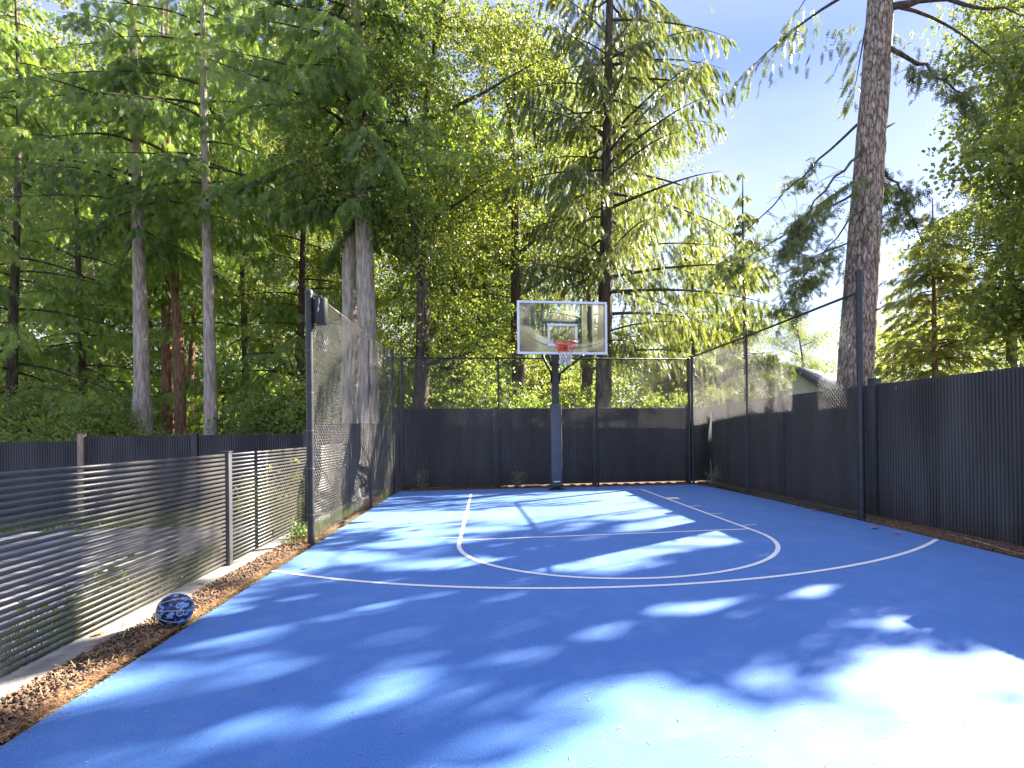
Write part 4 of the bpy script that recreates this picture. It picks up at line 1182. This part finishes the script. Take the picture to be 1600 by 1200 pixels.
def make_bush(name, w, c, leafm, loc, label, rz=0, scale=1.0, group=None):
    root = empty(name, tuple(loc), rz); root.scale = (scale,) * 3 if np.isscalar(scale) else scale
    w.build('stems', MT['twig'], root); c.build('foliage', MT[leafm], root, attr=True)
    return tag(root, label, 'bush', group)
w, c = bush(51, 1.7, 2.7, 170, 'shrub', fs=.22)
b1 = make_bush('bush', w, c, 'shrub', place(150, 15.8, -.4), 'leafy bush over the yard fence left of the knobby cedar', group='bushes behind the fences')
for i, (px, D, s, lb) in enumerate([(60, 17, 1.1, 'dark bush over the yard fence at the far left'), 
        (450, 17, 1.15, 'bush over the yard fence beside the tall left fence post'),
        (520, 19, 1.3, 'bush seen through the left chain link mesh'), (668, 18.2, 1.2, 'bush over the left end of the back fence'),
        (745, 17, 1.25, 'bush over the back fence beside the second mesh post'), (830, 17.4, 1.0, 'bush over the back fence just left of the padded pole'),
        (905, 21, 1.1, 'bush seen through the mesh just right of the padded pole'), (1010, 17.5, .95, 'bush over the right half of the back fence'),
        (1075, 21, 1.0, 'bush behind the back right corner of the fences'), ]):
    o = reuse(b1, place(px, D, -.3), lb, rz=i * 1.9, scale=s)
w, c = bush(52, 1.2, 1.5, 110, 'yellow', fs=.19)
make_bush('bush', w, c, 'yellow', place(1288, 17.5, -.1), 'pale yellow bush in front of the house beside the big trunk')

# far wood: one continuous mass
r_ = rng(61); c = Geo()
def far_mass(px0, px1, D0, D1, h0, h1, n, rr=.9, thin=None):
    px = r_.uniform(px0, px1, n); D = r_.uniform(D0, D1, n)
    hh = h0 + (h1 - h0) * (px - px0) / (px1 - px0); z = hh * r_.random(n) ** .8
    for p_, d_, z_ in zip(px, D, z):
        if thin and r_.random() < thin(p_, z_): continue
        o = place(p_, d_, z_); k = 13
        X = o + r_.normal(0, rr, (k, 3)) * [1, 1, .6]
        V, vv = fronds(X, r_.normal(0, 1, (k, 3)) - [0, 0, .5], r_.normal(0, .6, (k, 3)) + [0, 0, 1], .52 * r_.uniform(.6, 1.2, k), 'maple', r_, np.full(k, .5 + r_.normal(0, .2)))
        c.add(V, np.arange(len(V)).reshape(-1, 4), var=vv)
far_mass(-150, 560, 30, 42, 26, 26, 3600, 1.1)
far_mass(-150, 900, 29, 34, 5, 5, 1500, 1.0)
far_mass(560, 840, 32, 42, 24, 15, 900, 1.1)
far_mass(840, 1220, 34, 44, 8, 5.5, 620, 1.0)
far_mass(1330, 1750, 34, 44, 8, 12, 620, 1.0)
tag(c.build('far_wood', MT['maple'], attr=True), 'sunlit mass of far woodland behind the trees', 'woodland', kind='stuff')

# ------------------------------------------------------------------ small plants
def grass(x, y, z, hr, rg, w=.006, lean=.5):
    n = len(x); a = rg.uniform(0, 6.28, n); h = rg.uniform(*hr, n); q = h * rg.uniform(0, lean, n)
    d = np.stack([np.cos(a), np.sin(a)], -1); s = np.stack([-np.sin(a), np.cos(a)], -1) * w / 2
    b = np.stack([x, y], -1)
    V = np.zeros((n, 4, 3)); V[:, 0, :2] = b - s; V[:, 1, :2] = b + s; V[:, 2, :2] = b + d * q[:, None] + s * .2; V[:, 3, :2] = b + d * q[:, None] - s * .2
    z = np.broadcast_to(z, (n,)); V[:, 0, 2] = z; V[:, 1, 2] = z; V[:, 2, 2] = z + h; V[:, 3, 2] = z + h
    return V.reshape(-1, 3), np.arange(4 * n).reshape(-1, 4), np.repeat(rg.random(n), 4)
rg = rng(71); g = Geo()
n = 2600; x = rg.normal(-3.80, .06, n); y = rg.uniform(-5.0, -1.6, n)
k = (np.sin(y * 4.3) + np.sin(y * 9.7 + 1) + rg.normal(0, .5, n)) > -.6; x, y = x[k], y[k]
V, F, v = grass(x, y, 0.0, (.04, .16), rg, .007, 1.1); g.add(V, F, var=v)
n = 500; x = rg.normal(-3.45, .12, n); y = rg.uniform(-.6, .9, n); 
k = x < -3.5; V, F, v = grass(x[k], y[k], 0.0, (.05, .2), rg); g.add(V, F, var=v)
n = 14000; x = rg.uniform(-5.6, -4.18, n); y = rg.uniform(-10.5, 1.2, n)
V, F, v = grass(x, y, -.44, (.06, .22), rg, .012, .8); g.add(V, F, var=v)
n = 9000; x = rg.uniform(-12, -5.5, n); y = rg.uniform(-.6, 1.4, n)
V, F, v = grass(x, y, -.44, (.05, .16), rg, .012, .8); g.add(V, F, var=v)
tag(g.build('grass', MT['grass'], attr=True), 'green grass and weeds beside the kerb and in the left yard', 'grass', kind='stuff')

def leafy_plant(name, loc, h, rr, n, leafm, seed, label, fs=.13):
    rg = rng(seed); root = empty(name, loc); w = Geo(); c = Geo()
    for i in range(7):
        a = rg.uniform(0, 6.28); q = rr * rg.uniform(.2, .9)
        e = np.array([q * math.cos(a), q * math.sin(a), h * rg.uniform(.6, 1)])
        w.tube([[0, 0, 0], e * [.4, .4, .6], e], [.006, .004, .002], 4)
        m = n // 7
        X = e * rg.uniform(.35, 1.05, (m, 1)) + rg.normal(0, .05, (m, 3)); X[:, 2] = np.abs(X[:, 2])
        V, vv = fronds(X, rg.normal(0, 1, (m, 3)), rg.normal(0, .5, (m, 3)) + [0, 0, 1], fs * rg.uniform(.6, 1.2, m), 'maple', rg, np.full(m, .55))
        c.add(V, np.arange(len(V)).reshape(-1, 4), var=vv)
    w.build('stems', MT['twig'], root); c.build('foliage', MT[leafm], root, attr=True)
    return tag(root, label, 'plant')
leafy_plant('leafy_plant', (-4.6, -2.2, -.44), 1.15, .5, 150, 'yellow', 81, 'yellow green plant behind the slat fence seen through the left mesh', fs=.2)
leafy_plant('leafy_plant', (-5.6, -1.6, -.44), 1.1, .45, 90, 'yellow', 82, 'yellow green plant behind the slat fence left of the tall post', fs=.2)
leafy_plant('leafy_plant', (-3.84, -4.6, 0.0), .13, .12, 60, 'grass', 83, 'low green weed at the foot of the tall left fence post', fs=.09)
leafy_plant('leafy_plant', (-4.7, -7.0, -.44), .6, .4, 120, 'shrub', 84, 'green plant behind the slat fence above the basketball', fs=.16)

def dry_plant(loc, seed, h, label, stalks):
    rg = rng(seed); root = empty('dry_plant', loc); w = Geo(); c = Geo()
    for (dx, dy, hh, r) in stalks: w.tube([[0, 0, 0], [dx * .4, dy, hh * .5], [dx, dy, hh]], [r, r * .8, r * .4], 6)
    for i in range(60):
        z = rg.uniform(.02, h * .7); a = rg.uniform(0, 6.28); q = rg.uniform(.03, .14)
        w.tube([[0, 0, z * .8], [q * math.cos(a), q * math.sin(a) * .5, z + rg.normal(0, .03)]], [.004, .002], 3)
    m = 90; X = rg.normal(0, .07, (m, 3)); X[:, 2] = rg.random(m) * h * .65; X[:, 1] *= .5
    V, vv = fronds(X, rg.normal(0, 1, (m, 3)), rg.normal(0, 1, (m, 3)), .07 * rg.uniform(.6, 1.3, m), 'maple', rg, np.full(m, .5))
    c.add(V, np.arange(len(V)).reshape(-1, 4))
    w.build('stems', MT['dryplant'], root); c.build('foliage', MT['dryplant'], root)
    return tag(root, label, 'dry plant')
dry_plant((3.60, .15, 0), 91, .55, 'dead grey brown plant with two upright stalks at the right fence foot', [(-.05, 0, .62, .014), (.13, 0, .52, .011), (.22, -.02, .42, .004)])
dry_plant((-3.02, 1.22, 0), 92, .6, 'dead plant against the left end of the back fence', [(.05, 0, .6, .006), (-.1, 0, .45, .005)])
dry_plant((-.78, 1.25, 0), 93, .5, 'dead plant against the back fence left of the padded pole', [(-.08, 0, .62, .006), (.1, 0, .4, .005)])
# leaning pale stake in the gravel
g = Geo(); g.box((0, 0, .16), (.09, .02, .34)); o = g.build('stake', mat('pale_board', (.6, .58, .54), .8, var=.1)); o.location = (-3.8, -1.45, 0); o.rotation_euler = (R(-6), R(-8), R(30))
tag(o, 'short pale board leaning at the foot of the left mesh', 'stake')

# dry fallen leaves, one by one
def dry_leaf(loc, s, rz, label, seed, curl=.5):
    rg = rng(seed); g = Geo(); n = 11; V = [[0, 0, .3 * s * curl]]; 
    for i in range(n * 2):
        a = math.pi * i / n; q = s * (1.0 if i % 2 == 0 else .62) * rg.uniform(.8, 1.1); x_ = q * math.cos(a); y_ = q * math.sin(a) * .75
        V.append([x_, y_, curl * .6 * abs(y_) ** 1.0 + .1 * s * rg.random() + .002])
    V = np.array(V); T = V.copy(); T[:, 2] += .0015
    F = [[0, 1 + i, 1 + (i + 1) % (2 * n)] for i in range(2 * n)]
    g.add(V, F3=[f[::-1] for f in F]); g.add(T, F3=F)
    g.tube([[s * .8, 0, .2 * s], [s * 1.5, .1 * s, .35 * s]], .0015, 4)
    o = g.build('dry_leaf', MT['dryleaf']); o.location = loc; o.rotation_euler = (0, 0, rz)
    return tag(o, label, 'leaf', 'dry fallen leaves')
dry_leaf((3.42, -5.38, .004), .07, .3, 'curled orange leaf on the court beside the big right post', 1)
dry_leaf((3.44, -5.75, .004), .055, 2.0, 'curled dull brown leaf on the court nearest the lower right soil', 2)
dry_leaf((3.55, -2.15, .006), .06, 1.0, 'brown leaf at the court edge beside the middle right mesh post', 3)
dry_leaf((3.57, -3.5, .006), .05, 1.6, 'small brown leaf below the right mesh, left one of a pair', 4)
dry_leaf((3.60, -3.78, .006), .065, 4.0, 'orange leaf below the right mesh, right one of a pair', 5)
dry_leaf((-4.05, -7.85, .012), .045, 1.1, 'orange brown leaf on the pale kerb in front of the ball', 6)
dry_leaf((-4.0, -6.64, .012), .035, 2.4, 'small orange leaf on the kerb just behind the ball', 7)
dry_leaf((-3.28, -6.20, .004), .04, .2, 'small dark curled leaf on the court by the end of the long arc', 8)
dry_leaf((-3.2, .95, .01), .06, .9, 'brown leaf under the left end of the back mesh', 9)
dry_leaf((-1.9, .97, .01), .05, 2.9, 'brown leaf under the back mesh left of its second post', 10)
g = Geo(); g.tube([[3.86, -6.05, .03], [3.80, -6.5, .045], [3.74, -6.95, .03], [3.70, -7.3, .035]], [.006, .007, .006, .003], 6)
tag(g.build('stick', MT['dryplant']), 'thin pale stick lying on the soil below the right fence', 'stick')
rg = rng(99)

# ------------------------------------------------------------------ house beyond the right fence
Wd, Dp, He, Hr = 9.0, 6.4, 2.8, 5.1
x0, x1 = -2.4, -2.4 + Wd
ha = R(38)
ap = place(1238, 34, 0)
hs = ap - np.array([math.cos(ha) * x0 - math.sin(ha) * Dp / 2, math.sin(ha) * x0 + math.cos(ha) * Dp / 2, 0])
house = empty('house', tuple(hs), ha)
tag(house, 'white gabled house with blue grey roof beyond the right fence', 'house')
g = Geo()
x0, x1 = -2.4, -2.4 + Wd
# eave wall facing the court, gable at the left
g.add([[x0, 0, -.3], [x1, 0, -.3], [x1, 0, He], [x0, 0, He], [x0, Dp, -.3], [x1, Dp, -.3], [x1, Dp, He], [x0, Dp, He], [x0, Dp / 2, Hr], [x1, Dp / 2, Hr]],
      [[0, 1, 2, 3], [5, 4, 7, 6]], [[3, 8, 7], [2, 6, 9]])
g.add([[x0, 0, -.3], [x0, 0, He], [x0, Dp, He], [x0, Dp, -.3], [x1, 0, -.3], [x1, 0, He], [x1, Dp, He], [x1, Dp, -.3]], [[0, 1, 2, 3], [7, 6, 5, 4]])
g.build('wall', MT['wall_white'], house)
g = Geo()
e = .4
def roof_side(y0, y1, z0, z1):
    g.add([[x0 - e, y0, z0], [x1 + e, y0, z0], [x1 + e, y1, z1], [x0 - e, y1, z1], [x0 - e, y0, z0 + .12], [x1 + e, y0, z0 + .12], [x1 + e, y1, z1 + .12], [x0 - e, y1, z1 + .12]],
          [[0, 3, 2, 1], [4, 5, 6, 7], [0, 1, 5, 4], [2, 3, 7, 6], [1, 2, 6, 5], [3, 0, 4, 7]])
sl = (Hr - He) / (Dp / 2)
roof_side(-e, Dp / 2, He - e * sl + .02, Hr + .02); roof_side(Dp + e, Dp / 2 + .002, He - e * sl + .02, Hr + .02)
g.build('roof', MT['roof'], house)
g = Geo(); g.add([[x0 - e - .03, -e, He - e * sl - .12], [x0 - e - .03, Dp / 2, Hr - .1], [x0 - e - .03, Dp / 2, Hr + .18], [x0 - e - .03, -e, He - e * sl + .18]], [[0, 1, 2, 3]])
g.box(((x0 + x1) / 2, -e - .03, He - e * sl - .0), (Wd + 2 * e, .04, .2)); g.build('roof_trim', MT['trim'], house)
